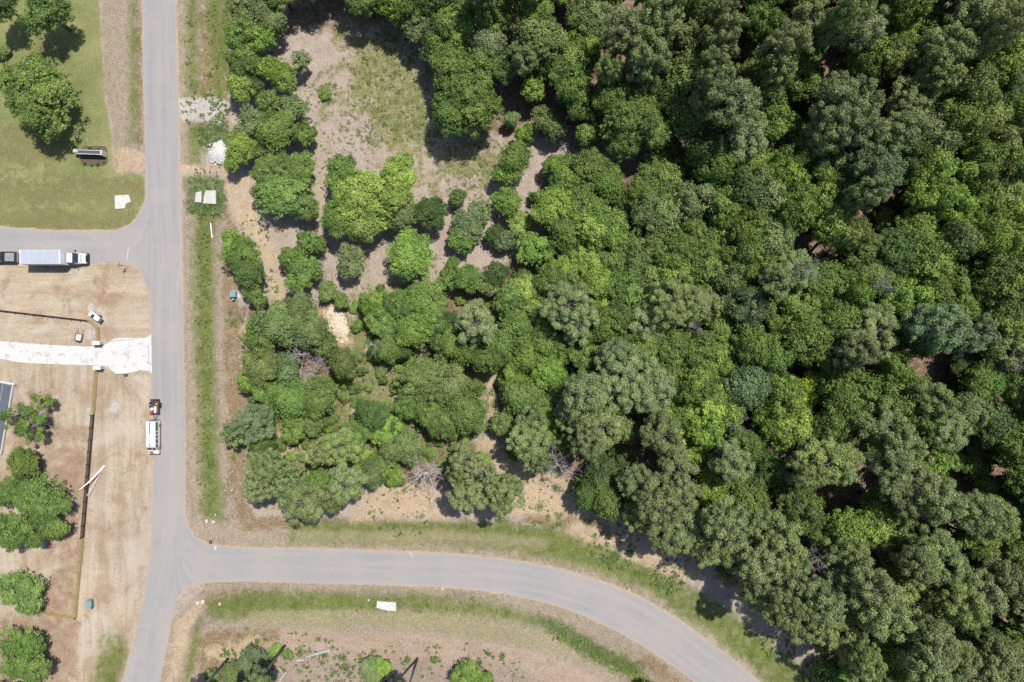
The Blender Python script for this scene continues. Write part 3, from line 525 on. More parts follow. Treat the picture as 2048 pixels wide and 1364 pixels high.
SPECIAL = {
 (850, 950): 'leafless grey dead tree on the sandy patch above the curved road',
 (1112, 928): 'leafless grey dead tree at the end of the sandy path',
 (75, 190): 'huge round broadleaf tree alone on the mown lawn above the stone sign',
 (742, 400): 'largest yellow-green broadleaf tree standing in the leaf-littered clearing',
 (78, 838): 'low bare grey twiggy tree among sparse green ones beside the raised slab',
 (46, 1178): 'round bright green tree at the corner where the new fence turns',
 (1870, 360): 'large vivid green broadleaf tree among duller pines in the deep woods',
 (1620, 782): 'small dense lime green tree standing out in the deep woods',
 (600, 116): 'small lone pine with open twigs beside the leaf-littered clearing',
 (485, 512): 'round mid-green tree behind the teal utility box beside the ditch',
 (850, 948): 'leafless grey dead tree on the sandy patch above the curved road',
 (755, 690): 'thin leafless dead tree casting a long shadow on the thicket glade',
 (1112, 925): 'leafless grey dead tree at the end of the sandy path',
 (1625, 1110): 'leafless dead tree among tall pines along the woods edge',
 (930, 185): 'large puffy broadleaf tree jutting into the grassy clearing',
 (742, 1342): 'grey-green bushy evergreen on the bare strip below the curved road',
 (932, 1345): 'round bright green small tree on the bare strip below the curved road',
 (990, 552): 'dark conical evergreen at the lower edge of the clearing',
}
pts = []
for row in TREES.split('\n'):
    for t in row.split('|'):
        q = t.split()
        if len(q) == 6:
            x, y, r, h = float(q[0]), float(q[1]), float(q[2]), float(q[5]); pts.append((x, y, r)); plant(x, y, r, q[3], q[4], h, SPECIAL.get((x, y)))
for i in range(22):
    x = 905 + i * 54 + random.uniform(-12, 12); k = random.choice('oopo')
    plant(x, random.uniform(-42, -22), random.uniform(42, 56), k, random.choice('mklmb') if k == 'o' else 'p', (11 if x < 1250 else 14) if k == 'o' else 19)
for i in range(18): plant(random.uniform(2058, 2085), 30 + i * 76, random.uniform(40, 54), 'o', random.choice('mkl'), 13)
# tall bare-stemmed pines rising past the frame, rooted on the strip below the curved road
for x, y, h in ((452, 1322, 19), (566, 1296, 20), (833, 1322, 20), (770, 1368, 18)):
    k = CAM_H / (CAM_H - h * 0.8)
    plant(1024 + (x - 1024) * k, 682 + (y - 682) * k, 40, 'p', 'p', h, 'tall bare-stemmed pine rooted on the bare strip below the curved road')['group'] = 'tall pines below the curved road'
# understorey in the woods: lower trees and shrubs that fill between the crowns
got = []
for _ in range(6000):
    x, y = random.uniform(760, 2090), random.uniform(-40, 1400)
    if inside(x, y, WOODS) < 12: continue
    if any((x - a) ** 2 + (y - b) ** 2 < 40 ** 2 for a, b in got): continue
    got.append((x, y)); zf = 1.0 if x < 1420 else 1.35
    if random.random() < 0.22: continue
    if min((x - a) ** 2 + (y - b) ** 2 - (0.5 * c) ** 2 for a, b, c in pts) < 0: continue
    r = random.uniform(18, 30); plant(x, y, r, 'o', random.choice('mmbkkl'), random.uniform(3.5, 5.5) * zf, name='understorey_tree')

# low scrub between the thicket trees
THICKET = [(500, 620), (700, 600), (760, 570), (990, 600), (1000, 890), (960, 960), (700, 960), (520, 980), (480, 800)]
low = []
for _ in range(3000):
    x, y = random.uniform(480, 1000), random.uniform(570, 980)
    if len(low) >= 75: break
    if inside(x, y, THICKET) < 6 or inside(x, y, [(960, 730), (1000, 730), (1010, 910), (950, 910)]) > 0 or inside(x, y, [(635, 610), (700, 610), (705, 695), (650, 695)]) > -8: continue
    if any((x - a) ** 2 + (y - b) ** 2 < 24 ** 2 for a, b in low) or min((x - a) ** 2 + (y - b) ** 2 - (0.7 * c) ** 2 for a, b, c in pts) < 0: continue
    low.append((x, y)); plant(x, y, random.uniform(9, 18), 's', random.choice('mbll'), random.uniform(0.9, 1.8))

# ================================================================== built things
WHITE = mat('white_paint', (0.62, 0.62, 0.62), 0.35, var=0.06, spec=0.5); BLACK = mat('black_plastic', (0.02, 0.02, 0.022), 0.5, var=0.3)
GLASS = mat('dark_glass', (0.03, 0.035, 0.045), 0.08, var=0.2, spec=0.8); RUBBER = mat('rubber', (0.025, 0.025, 0.025), 0.8)
CONCG = mat('grey_concrete', (0.5, 0.48, 0.45), 0.9, var=0.2, scale=1.5)
STEEL = mat('steel', (0.42, 0.43, 0.45), 0.4, 0.6, var=0.2); CHROME = mat('bright_metal', (0.6, 0.6, 0.62), 0.25, 0.9, var=0.1)
CONC = mat('concrete', (0.46, 0.44, 0.41), 0.9, var=0.16, scale=1.2); CONCW = mat('new_concrete', (0.52, 0.51, 0.48), 0.9, var=0.25, scale=2.2)
DARKSTEEL = mat('dark_steel', (0.06, 0.062, 0.066), 0.5, 0.3)
def wheel(parent, x, y, r, w, rim=None):
    t = MB().tube([(x, y - w / 2, r), (x, y + w / 2, r)], r, 18).build('wheel', RUBBER, parent, 0.02, 1)
    s = 1 if y > 0 else -1
    MB().tube([(x, y + s * (w / 2 - 0.05), r), (x, y + s * (w / 2 + 0.012), r)], r * 0.58, 14).build('rim', rim or STEEL, t)
def rbox(c, d, name, m, parent, bv=0.04): return MB().box(c, d).build(name, m, parent, min(bv, min(d) * 0.3))

# ---- concrete driveway, apron and culvert ends
g = G('driveway_concrete'); P1 = g.pos(); n1 = g.noise(P1, 0.7, 6, 0.75); n2 = g.noise(P1, 3.5, 5, 0.8)
cc = g.mix(g.rng(n1, 0.3, 0.7), (0.46, 0.45, 0.43, 1), (0.56, 0.555, 0.54, 1))
cc = g.mix(g.math('MULTIPLY', g.rng(g.math('ADD', n1, g.math('MULTIPLY', n2, 0.4)), 0.72, 0.86), 0.8), cc, C(196, 176, 146))
cc = g.mix(g.math('MULTIPLY', g.rng(n2, 0.6, 0.72), 0.35), cc, (0.36, 0.33, 0.29, 1))
g.set(g.b.inputs['Base Color'], cc); g.b.inputs['Roughness'].default_value = 0.9; g.bump(n2, 0.15, 0.02); DRIVE = g.m
def slab_px(name, pts, z0, z1, m, parent=None, jit=0.35, bevel=0.02, **k):
    """slab over a photo-pixel outline, edges resampled and roughened"""
    out = []
    for i, a in enumerate(pts):
        b = pts[(i + 1) % len(pts)]; L = math.dist(a, b); n = max(1, int(L / 7))
        for q in range(n):
            t = q / n; out.append((a[0] + (b[0] - a[0]) * t + (random.uniform(-jit, jit) if q else 0), a[1] + (b[1] - a[1]) * t + (random.uniform(-jit, jit) if q else 0)))
    P = [W(*p) for p in out]; return MB().prism_xy([(p.x, p.y) for p in P][::-1], z0, z1).build(name, m, parent, bevel, 1, **k)
t = thing('driveway', 'white concrete driveway with flared apron crossing the dirt yard to the road', 'driveway')
slab_px('drive_slab', [(-60, 678), (0, 682), (50, 686), (100, 690), (150, 692), (192, 693), (192, 731), (120, 729), (50, 726), (0, 718), (-60, 708)], -0.2, 0.05, DRIVE, t, 0.45)
slab_px('apron', [(192.4, 693), (204, 692), (214, 687), (228, 679), (245, 677), (265, 677), (290, 676), (298, 672), (303, 667), (304, 746), (296, 742), (276, 740), (255, 744), (232, 746), (218, 738), (207, 731), (192.4, 731)], -0.2, 0.06, DRIVE, t, 0.3)
for pts in ([(226, 678), (246, 675.5), (268, 676), (268, 679), (246, 680), (226, 682)], [(230, 744), (254, 743), (277, 739), (278, 742.5), (255, 747), (231, 748)]):
    slab_px('headwall', pts, -0.6, 0.22, CONCW, t, 0.1)
p = W(252, 751); MB().tube([(p.x, p.y + 0.35, -0.1), (p.x - 0.02, p.y - 0.15, -0.1)], 0.34, 14).build('culvert_mouth', DARKSTEEL, t)
p = W(297.5, 708); rbox((p.x, p.y, 0.065), (0.14, 3.3, 0.03), 'drain_channel', mat('drain_grate', (0.35, 0.33, 0.3), 0.8), t, 0.005)

# ---- gate piers
for px, py, lb in ((202, 686, 'white gate pier on the dirt side of the driveway near the wheelbarrow'), (203.5, 735, 'white gate pier where the long fence meets the driveway')):
    p = W(px, py); t = thing('gate_pier', lb, 'pillar', p, group='gate piers flanking the driveway')
    rbox((0, 0, 0.7), (1.25, 0.55, 1.45), 'shaft', CONC, t, 0.02); rbox((0, 0, 1.48), (1.45, 0.72, 0.14), 'cap', CONCW, t, 0.02); rbox((0, 0, 0.04), (1.4, 0.66, 0.1), 'footing', CONC, t, 0.01)

# ---- board fences
NEWWOOD = mat('new_pine_board', (0.42, 0.33, 0.15), 0.8, var=0.22, scale=2.5, stretch=(0.3, 0.3, 3)); STAIN = mat('dark_stained_board', (0.055, 0.036, 0.026), 0.7, var=0.35, scale=2.5)
POSTN = mat('new_pine_post', (0.40, 0.31, 0.15), 0.85, var=0.2); POSTD = mat('stained_post', (0.045, 0.03, 0.022), 0.8)
def fence(label, pts, m, pm, h=1.35, rows=5, step=2.2, post_h=None):
    t = thing('board_fence', label, 'fence', W(*pts[0]))
    o = t.location; ph = post_h or h + 0.06
    for a, b in zip(pts[:-1], pts[1:]):
        A, B = W(*a), W(*b); L = (B - A).length; n = max(1, round(L / step)); d = (B - A).normalized(); an = math.atan2(d.y, d.x); nrmv = Vector((-d.y, d.x, 0))
        for i in range(n + 1):
            q = A + d * (L * i / n) - o - nrmv * 0.075
            MB().box((q.x, q.y, ph / 2 - 0.1), (0.12, 0.11, ph + 0.2), an).build('post', pm, t)
        for i in range(n):
            q = A + d * (L * (i + 0.5) / n) - o
            for r in range(rows):
                z = 0.2 + (h - 0.28) * r / (rows - 1); w = L / n - 0.015
                MB().box((q.x + random.uniform(-.008, .008), q.y, z + random.uniform(-.012, .012)), (w, 0.03, 0.17), an + random.uniform(-.003, .003)).build('board', m, t)
fence('new yellow pine board fence running from the driveway pier to the dark section', [(197, 743), (190.5, 828)], NEWWOOD, POSTN)
fence('long dark stained board fence section across the dirt yard', [(190, 830), (169.5, 1073)], STAIN, POSTD)
fence('new yellow pine board fence turning the corner beside the teal utility box', [(169, 1075), (154, 1234), (60, 1217)], NEWWOOD, POSTN)
fence('dark stained board fence below the parked box truck', [(-60, 613), (183, 641)], mat('brown_stained_board', (0.13, 0.085, 0.05), 0.8, var=0.3), POSTD, h=0.95, rows=4, step=1.75)
fence('short new yellow fence panel angled at the white mixer', [(184.5, 641), (199, 655)], NEWWOOD, POSTN, step=1.0)
fence('short new yellow fence between the white mixer and the driveway pier', [(200, 656), (200.5, 682)], NEWWOOD, POSTN, step=1.2)

# ---- box truck
def truck():
    t = thing('box_truck', 'white cab box truck with long pale grey cargo box parked at the road edge', 'truck', W(68, 518.5))
    BOXW = mat('cargo_panel', (0.62, 0.63, 0.65), 0.45, var=0.06, spec=0.5); ROOF = mat('cargo_roof', (0.36, 0.39, 0.44), 0.5, var=0.12, scale=0.8, stretch=(2, 0.3, 1))
    b = rbox((3.55, 0, 2.32), (7.1, 2.44, 2.5), 'cargo_box', BOXW, t, 0.02)
    rbox((3.55, 0, 3.585), (6.7, 2.3, 0.03), 'box_roof', ROOF, b, 0.005)
    for i in range(12): rbox((0.65 + i * 0.53, 0, 3.605), (0.05, 2.26, 0.02), 'roof_bow', ROOF, b, 0.004)
    for x in (0.09, 6.98): rbox((x, 0, 3.59), (0.18, 2.44, 0.07), 'end_rail', WHITE, b, 0.01)
    for y in (-1.19, 1.19): rbox((3.55, y, 3.59), (6.8, 0.06, 0.05), 'side_rail', BOXW, b, 0.01)
    rbox((-0.025, 0, 2.2), (0.04, 2.2, 2.1), 'rear_door', WHITE, t, 0.01)
    rbox((4.4, 0, 0.78), (8.4, 0.9, 0.25), 'chassis', BLACK, t); rbox((-0.1, 0, 0.55), (0.2, 2.3, 0.15), 'rear_bumper', DARKSTEEL, t)
    hw = lambda z: 1.0 - max(0, z - 1.45) * 0.16
    cab = MB().prism_xz([(7.35, 0.6), (8.9, 0.6), (8.9, 1.5), (8.32, 2.3), (8.15, 2.42), (7.45, 2.42), (7.35, 2.3)], hw).build('cab', WHITE, t, 0.05)
    MB().prism_xz([(8.92, 1.54), (8.95, 1.6), (8.38, 2.3), (8.32, 2.26)], lambda z: 0.86).build('windshield', GLASS, cab)
    for s in (-1, 1): MB().prism_xz([(7.7, 1.5), (8.75, 1.5), (8.3, 2.18), (7.7, 2.18)], 0.012).build('side_window', GLASS, cab).location = (0, s * 0.94, 0)
    hood = MB().prism_xz([(8.88, 0.55), (10.0, 0.55), (10.05, 1.0), (9.9, 1.3), (8.88, 1.52)], lambda z: 0.96 if z < 1.1 else 0.88).build('hood', WHITE, t, 0.1, 3)
    rbox((10.03, 0, 0.9), (0.08, 1.1, 0.42), 'grille', BLACK, hood, 0.02); rbox((9.35, 0, 1.46), (0.25, 1.3, 0.03), 'hood_vent', mat('grey_trim', (0.3, 0.31, 0.33), 0.5), hood, 0.01)
    for s in (-1, 1): rbox((9.96, s * 0.72, 1.08), (0.2, 0.3, 0.22), 'headlight', mat('lamp_glass', (0.55, 0.57, 0.6), 0.1), hood, 0.03)
    rbox((10.12, 0, 0.55), (0.2, 2.0, 0.28), 'front_bumper', BLACK, t)
    rbox((7.22, 0, 1.3), (0.18, 1.9, 1.0), 'cab_gap_frame', DARKSTEEL, t)
    for s in (-1, 1):
        m = rbox((8.55, s * 1.28, 1.75), (0.12, 0.28, 0.42), 'mirror', BLACK, t, 0.03); MB().tube([(8.5, s * 0.95, 1.6), (8.55, s * 1.2, 1.7)], 0.025, 6).build('mirror_arm', BLACK, m)
        wheel(t, 9.35, s * 0.92, 0.46, 0.3); wheel(t, 2.0, s * 0.95, 0.46, 0.52)
truck()

# ---- dark pickup behind the truck
def pickup():
    t = thing('pickup_truck', 'dark navy pickup with open grey-lined bed parked behind the box truck', 'pickup', W(39, 515.4), math.pi)
    NAVY = mat('navy_paint', (0.018, 0.024, 0.05), 0.22, var=0.15, spec=0.7)
    body = MB().prism_xz([(0, 0.45), (5.7, 0.45), (5.75, 0.95), (4.35, 1.1), (0, 1.05)], 0.97).build('body', NAVY, t, 0.06)
    rbox((1.02, 0, 1.03), (1.72, 1.5, 0.1), 'bed', mat('bed_liner', (0.24, 0.25, 0.25), 0.7, var=0.15), t, 0.01)
    for s in (-1, 1): rbox((1.02, s * 0.87, 1.12), (1.9, 0.18, 0.16), 'bed_rail', BLACK, t)
    rbox((0.06, 0, 1.02), (0.1, 1.7, 0.4), 'tailgate', NAVY, t); rbox((1.98, 0, 1.12), (0.14, 1.7, 0.2), 'bed_front', BLACK, t)
    cab = MB().prism_xz([(2.05, 1.0), (4.4, 1.05), (3.75, 1.78), (3.4, 1.85), (2.3, 1.85), (2.1, 1.7)], lambda z: 0.93 - max(0, z - 1.1) * 0.25).build('cab', GLASS, t, 0.04)
    rbox((2.85, 0, 1.86), (1.15, 1.36, 0.05), 'roof', mat('roof_reflection_tint', (0.05, 0.065, 0.14), 0.25, var=0.1, spec=0.7), cab, 0.02)  # bluer and lighter than the body: a reflection put into the roof colour
    rbox((-0.08, 0, 0.55), (0.18, 1.8, 0.2), 'rear_bumper', CHROME, t); rbox((5.78, 0, 0.55), (0.18, 1.8, 0.25), 'front_bumper', CHROME, t)
    for s in (-1, 1):
        rbox((0.02, s * 0.86, 0.9), (0.08, 0.14, 0.3), 'tail_light', mat('red_lens', (0.4, 0.02, 0.02), 0.3), t, 0.02)
        wheel(t, 1.05, s * 0.86, 0.39, 0.26); wheel(t, 4.75, s * 0.86, 0.39, 0.26); rbox((3.9, s * 1.05, 1.2), (0.12, 0.2, 0.16), 'mirror', BLACK, t)
pickup()

# ---- white van (front towards the bottom of the plot) and its trailer
def van():
    t = thing('cargo_van', 'long white van with rusty front towing an equipment trailer at the road edge', 'van', W(312.8, 840), -math.pi / 2)
    hw = lambda z: 0.92 - max(0, z - 0.95) * 0.10
    body = MB().prism_xz([(0, 0.35), (5.85, 0.35), (5.95, 0.9), (5.2, 1.18), (4.72, 1.85), (4.5, 2.0), (0.15, 2.04), (0.02, 1.9)], hw).build('body', WHITE, t, 0.06)
    MB().prism_xz([(5.22, 1.2), (5.2, 1.24), (4.7, 1.9), (4.67, 1.82)], 0.74).build('windshield', GLASS, t)
    for s in (-1, 1):
        for x0, x1, xr in ((0.25, 1.75, 1.75), (1.95, 2.3, 2.3), (2.55, 3.05, 3.05), (3.25, 4.0, 3.9), (4.12, 4.95, 4.6)):
            w = MB(); ys = lambda z: s * (hw(z) + 0.012)
            w.add([(x0, ys(1.25), 1.25), (x1, ys(1.25), 1.25), (xr, ys(1.78), 1.78), (x0, ys(1.78), 1.78)] + [(x0, ys(1.25) - s * .05, 1.25), (x1, ys(1.25) - s * .05, 1.25), (xr, ys(1.78) - s * .05, 1.78), (x0, ys(1.78) - s * .05, 1.78)], [(0, 1, 2, 3), (7, 6, 5, 4), (0, 4, 5, 1), (1, 5, 6, 2), (2, 6, 7, 3), (3, 7, 4, 0)])
            w.build('side_window', GLASS, t)
        rbox((5.0, s * 1.03, 1.25), (0.14, 0.2, 0.24), 'mirror', BLACK, t, 0.03); rbox((5.93, s * 0.68, 0.82), (0.08, 0.3, 0.18), 'headlight', mat('lamp_glass', (0, 0, 0)), t, 0.02)
        wheel(t, 0.95, s * 0.83, 0.36, 0.25); wheel(t, 4.75, s * 0.83, 0.36, 0.25); rbox((2.9, s * 0.935, 0.42), (3.0, 0.03, 0.12), 'sill', BLACK, t, 0.005)
    for y, x0, x1 in ((-0.12, 0.15, 2.3), (-0.12, 4.0, 4.5)): rbox(((x0 + x1) / 2, y, 2.05), (x1 - x0, 0.16, 0.04), 'roof_strip', mat('grey_roof_rail', (0.09, 0.095, 0.1), 0.5), t, 0.01)
    rbox((3.1, 0.34, 2.06), (4.0, 0.05, 0.05), 'roof_rail', mat('pale_rail', (0.5, 0.52, 0.55), 0.4), t, 0.01)
    rbox((6.0, 0, 0.5), (0.14, 1.75, 0.25), 'front_bumper', BLACK, t); rbox((5.6, -0.35, 1.06), (0.5, 0.7, 0.06), 'rusty_hood_patch', mat('rust', (0.22, 0.09, 0.05), 0.8, var=0.4), t, 0.01)
    rbox((-0.06, 0, 0.5), (0.14, 1.75, 0.2), 'rear_bumper', DARKSTEEL, t); rbox((-0.01, 0, 1.5), (0.03, 1.4, 0.55), 'rear_window', GLASS, t, 0.005)
van()
t = thing('utility_trailer', 'open utility trailer hitched behind the white van, loaded with tools', 'trailer', W(313.5, 837.5), math.pi / 2)
MB().box((2.2, 0, 0.5), (2.7, 1.55, 0.08)).build('deck', mat('deck_planks', (0.06, 0.055, 0.05), 0.8, var=0.4), t)
MB().tube([(-0.15, 0, 0.5), (0.9, 0.45, 0.5)], 0.045, 6).tube([(-0.15, 0, 0.5), (0.9, -0.45, 0.5)], 0.045, 6).build('tongue', DARKSTEEL, t)
for s in (-1, 1):
    MB().box((2.2, s * 0.78, 0.86), (2.7, 0.05, 0.05)).box((0.87, s * 0.78, 0.68), (0.05, 0.05, 0.4)).box((2.2, s * 0.78, 0.68), (0.05, 0.05, 0.4)).box((3.53, s * 0.78, 0.68), (0.05, 0.05, 0.4)).build('side_rail', DARKSTEEL, t)
    wheel(t, 2.5, s * 0.93, 0.33, 0.2); MB().tube([(2.05, s * 0.93, 0.55), (2.2, s * 0.93, 0.74), (2.5, s * 0.93, 0.8), (2.8, s * 0.93, 0.74), (2.95, s * 0.93, 0.55)], 0.1, 6).build('fender', BLACK, t)
MB().box((3.55, 0, 0.8), (0.05, 1.55, 0.6)).build('tail_gate', DARKSTEEL, t)
def on_trailer(x, y, z=0.54): return t.matrix_basis @ Vector((x, y, z))
t.matrix_basis = Matrix.Translation(t.location) @ Matrix.Rotation(math.pi / 2, 4, 'Z')
RED = mat('red_plastic', (0.5, 0.05, 0.03), 0.45, var=0.2); ORANGE = mat('orange_paint', (0.65, 0.2, 0.06), 0.5, var=0.2)
c = thing('compressor', 'dark steel compressor with grey tank on the trailer tail', 'compressor', on_trailer(3.0, 0.35), math.pi / 2)
MB().tube([(-0.35, 0, 0.25), (0.35, 0, 0.25)], [0.22, 0.22], 14).build('tank', mat('grey_tank', (0.12, 0.14, 0.16), 0.4, 0.3), c, 0.03); rbox((0.05, 0, 0.58), (0.4, 0.3, 0.26), 'engine', BLACK, c)
for sgn in (-1, 1): rbox((sgn * 0.28, 0, 0.03), (0.06, 0.4, 0.08), 'foot', DARKSTEEL, c, 0.005)
def can(x, y, lb, m, d=(0.3, 0.22, 0.38)):
    c = thing('fuel_can', lb, 'fuel can', on_trailer(x, y), random.uniform(0, 3)); rbox((0, 0, d[2] / 2), d, 'can_body', m, c, 0.05)
    MB().tube([(-0.08, 0, d[2] - 0.02), (-0.08, 0, d[2] + 0.07), (0.08, 0, d[2] + 0.07), (0.08, 0, d[2] - 0.02)], 0.018, 6).build('handle', m, c); MB().tube([(0.12, 0, d[2] - 0.02), (0.16, 0, d[2] + 0.1)], 0.025, 6).build('spout', BLACK, c)
can(1.25, 0.5, 'red fuel can at the trailer front beside the white bucket', RED, (0.5, 0.4, 0.5)); can(1.3, -0.5, 'smaller red fuel can beside the long white box on the trailer', RED); can(2.75, -0.4, 'orange fuel can beside the compressor on the trailer', ORANGE, (0.4, 0.34, 0.4))
c = thing('bucket', 'white round bucket on the trailer behind the red fuel can', 'bucket', on_trailer(1.85, 0.35)); MB().tube([(0, 0, 0), (0, 0, 0.42)], [0.2, 0.26], 16).build('pail', WHITE, c); MB().tube([(0, 0, 0.42), (0, 0, 0.45)], 0.27, 16).build('lid', WHITE, c)
c = thing('tool_chest', 'long narrow white tool chest on the trailer deck', 'tool chest', on_trailer(1.75, -0.2), math.pi / 2); rbox((0, 0, 0.2), (1.15, 0.34, 0.4), 'chest_body', WHITE, c); rbox((0, 0, 0.42), (1.18, 0.37, 0.05), 'lid', WHITE, c, 0.01)
c = thing('hose_coil', 'coiled black and orange hose lying on the trailer deck', 'hose', on_trailer(2.35, -0.15))
for i in range(4):
    r = 0.3 - 0.03 * i; MB().tube([(r * math.cos(a), r * math.sin(a), 0.04 + 0.05 * i) for a in (k * 0.4488 for k in range(15))], 0.028, 6, False).build('loop', BLACK if i % 2 else ORANGE, c)
c = thing('shovel', 'long-handled shovel leaning over the trailer side rail', 'shovel', on_trailer(1.9, 0.72, 0.9)); MB().tube([(0, -0.9, 0.0), (0, 0.55, 0.03)], 0.02, 6).build('handle', NEWWOOD, c); MB().prism_xy([(-.11, 0.5), (.11, 0.5), (.12, 0.72), (0, 0.84), (-.12, 0.72)], 0.015, 0.03).build('blade', STEEL, c)

# ---- mortar mixer, wheelbarrow
t = thing('mortar_mixer', 'white towable mortar mixer in white dust beside the fence corner', 'mixer', W(196, 634), R(-37))
MB().prism_xz([(-1.3, 0.5), (-0.9, 0.3), (0.5, 0.3), (0.7, 0.55), (0.7, 1.0), (-0.9, 1.05), (-1.3, 0.85)], 0.42).build('drum_trough', WHITE, t, 0.05); rbox((-0.35, -0.08, 1.04), (0.5, 0.6, 0.06), 'drum_opening', BLACK, t, 0.01)
rbox((1.05, 0, 0.75), (0.6, 0.7, 0.55), 'engine_cover', mat('grey_cover', (0.12, 0.12, 0.13), 0.5), t); rbox((0.7, 0.1, 1.04), (0.5, 0.8, 0.05), 'hood', WHITE, t, 0.01); rbox((0, 0, 0.26), (2.6, 0.3, 0.1), 'frame', DARKSTEEL, t, 0.01)
for s in (-1, 1): wheel(t, 0.35, s * 0.52, 0.3, 0.16)
t = thing('wheelbarrow', 'wheelbarrow with dark rim holding white mortar near the driveway', 'wheelbarrow', W(161.5, 673), R(-12))
MB().add([(-.38, -.65, .3), (.38, -.65, .3), (.42, .35, .3), (-.42, .35, .3), (-.52, -.8, .68), (.52, -.8, .68), (.58, .5, .68), (-.58, .5, .68)], [(3, 2, 1, 0), (0, 1, 5, 4), (1, 2, 6, 5), (2, 3, 7, 6), (3, 0, 4, 7)]).build('tray', mat('grey_tray', (0.1, 0.11, 0.12), 0.5), t)
MB().prism_xy([(-.46, -.72), (.46, -.72), (.51, .42), (-.51, .42)], 0.31, 0.6).build('mortar', CONCW, t)
MB().tube([(-.53, -.82, .69), (.53, -.82, .69), (.59, .52, .69), (-.59, .52, .69), (-.53, -.82, .69)], 0.035, 6).build('rim', DARKSTEEL, t)
for s in (-1, 1):
    MB().tube([(s * .35, -.9, .25), (s * .5, .5, .45), (s * .55, 1.5, .68)], 0.035, 6).build('handle', DARKSTEEL, t); MB().tube([(s * .42, .4, .42), (s * .45, .55, 0)], 0.025, 6).build('leg', DARKSTEEL, t)
MB().tube([(-.07, -.95, .2), (.07, -.95, .2)], 0.2, 14).build('wheel', RUBBER, t, 0.02, 1)

# ---- raised slab at the yard's edge
t = thing('raised_slab', 'long low dark-topped slab with pale concrete edge at the dirt yard', 'slab', W(6, 836))
RZ = R(-10); f = lambda x, y: (x * math.cos(RZ) - y * math.sin(RZ), x * math.sin(RZ) + y * math.cos(RZ))
def rpoly(x0, y0, x1, y1): return [f(x0, y0), f(x1, y0), f(x1, y1), f(x0, y1)]
MB().prism_xy(rpoly(-5.2, -6.4, 1.15, 6.3), -0.2, 0.56).build('edge_wall', CONC, t, 0.02)
MB().prism_xy(rpoly(-5.0, -6.3, 0.95, 6.2), 0.5, 0.60).build('dark_top', mat('dark_membrane', (0.095, 0.105, 0.13), 0.5, var=0.12, scale=0.5), t, 0.01)
MB().prism_xy(rpoly(-5.0, 6.32, 1.45, 6.62), -0.2, 0.7).build('end_cap', CONCW, t, 0.02); MB().prism_xy(rpoly(-0.65, -6.2, -0.6, 6.1), 0.6, 0.62).build('seam', CONC, t)

# ---- stone entrance sign in its mulch bed
def rr_px(x0, y0, x1, y1, r, n=5):
    out = []
    for cx, cy, a0 in ((x1 - r, y0 + r, -90), (x1 - r, y1 - r, 0), (x0 + r, y1 - r, 90), (x0 + r, y0 + r, 180)):
        out += [(cx + r * math.cos(R(a0 + 90 * i / n)), cy + r * math.sin(R(a0 + 90 * i / n))) for i in range(n + 1)]
    return out
b = slab_px('mulch_bed', rr_px(162, 292, 215, 331, 10), -0.1, 0.09, mat('mulch', C(134, 112, 100)[:3], 0.95, var=0.4, scale=5), None, 0.3, 0.03); tag(b, 'brown mulch bed with rounded corners under the stone entrance sign', 'mulch bed')
STONE = mat('sign_stone', (0.34, 0.31, 0.28), 0.9, var=0.3, scale=2.2); STONEL = mat('sign_coping', (0.42, 0.39, 0.36), 0.9, var=0.2, scale=2)
t = thing('entrance_sign', 'long stone entrance sign wall with dark panel standing in the mulch bed', 'sign', W(188, 309), R(-2))
for i in range(9):
    for j in range(5):
        rbox((-1.78 + i * 0.45 + (0.12 if j % 2 else 0), 0, 0.14 + j * 0.3), (0.435, 0.72 + random.uniform(-.03, .03), 0.285), 'stone', STONE, t, 0.02)
for y in (-0.34, 0.34): rbox((0, y, 1.55), (4.3, 0.14, 0.1), 'coping', STONEL, t, 0.015)
rbox((0.05, 0, 1.53), (3.9, 0.5, 0.05), 'slate_top', mat('slate', (0.075, 0.08, 0.1), 0.6, var=0.2), t, 0.01)
rbox((2.25, 0, 0.85), (0.35, 0.95, 1.65), 'end_pillar', STONEL, t, 0.02); rbox((-2.35, 0.15, 0.8), (0.85, 0.6, 1.6), 'end_pillar', STONEL, t, 0.02); rbox((0, -0.4, 0.85), (3.4, 0.06, 0.8), 'sign_panel', mat('panel_dark', (0.03, 0.03, 0.035), 0.5), t, 0.01)
for i, (px, py) in enumerate(((169, 327), (182, 329), (195, 329), (207, 322), (180, 296), (198, 296))):
    s_ = plant(px, py, 3.2, 's', 'km'[i % 2], 0.5, 'tiny clipped shrub planted in the mulch bed of the stone sign'); s_['group'] = 'tiny shrubs in the mulch bed'

# ---- utility boxes
def util(px, py, lb, rz=0.0, pad=CONC):
    t = thing('utility_box', lb, 'utility box', W(px, py), rz)
    TEAL = mat('teal_enamel', (0.10, 0.20, 0.20), 0.45, var=0.15, spec=0.5); TEALL = mat('teal_lid', (0.17, 0.29, 0.29), 0.4, var=0.12, spec=0.5)
    rbox((0.15, 0, 0.05), (1.75, 1.3, 0.16), 'pad', pad, t, 0.02)
    b = MB().prism_xz([(-0.55, 0.13), (0.45, 0.13), (0.45, 1.0), (-0.4, 1.0), (-0.55, 0.85)], 0.5).build('cabinet', TEAL, t, 0.02)
    MB().prism_xz([(-0.6, 0.98), (0.5, 0.98), (0.5, 1.06), (-0.6, 1.04)], 0.55).build('lid', TEALL, t, 0.015); rbox((-0.02, -0.51, 0.55), (0.9, 0.03, 0.7), 'door', TEAL, t, 0.01); rbox((0.2, -0.535, 0.55), (0.05, 0.04, 0.14), 'latch', STEEL, t, 0.008)
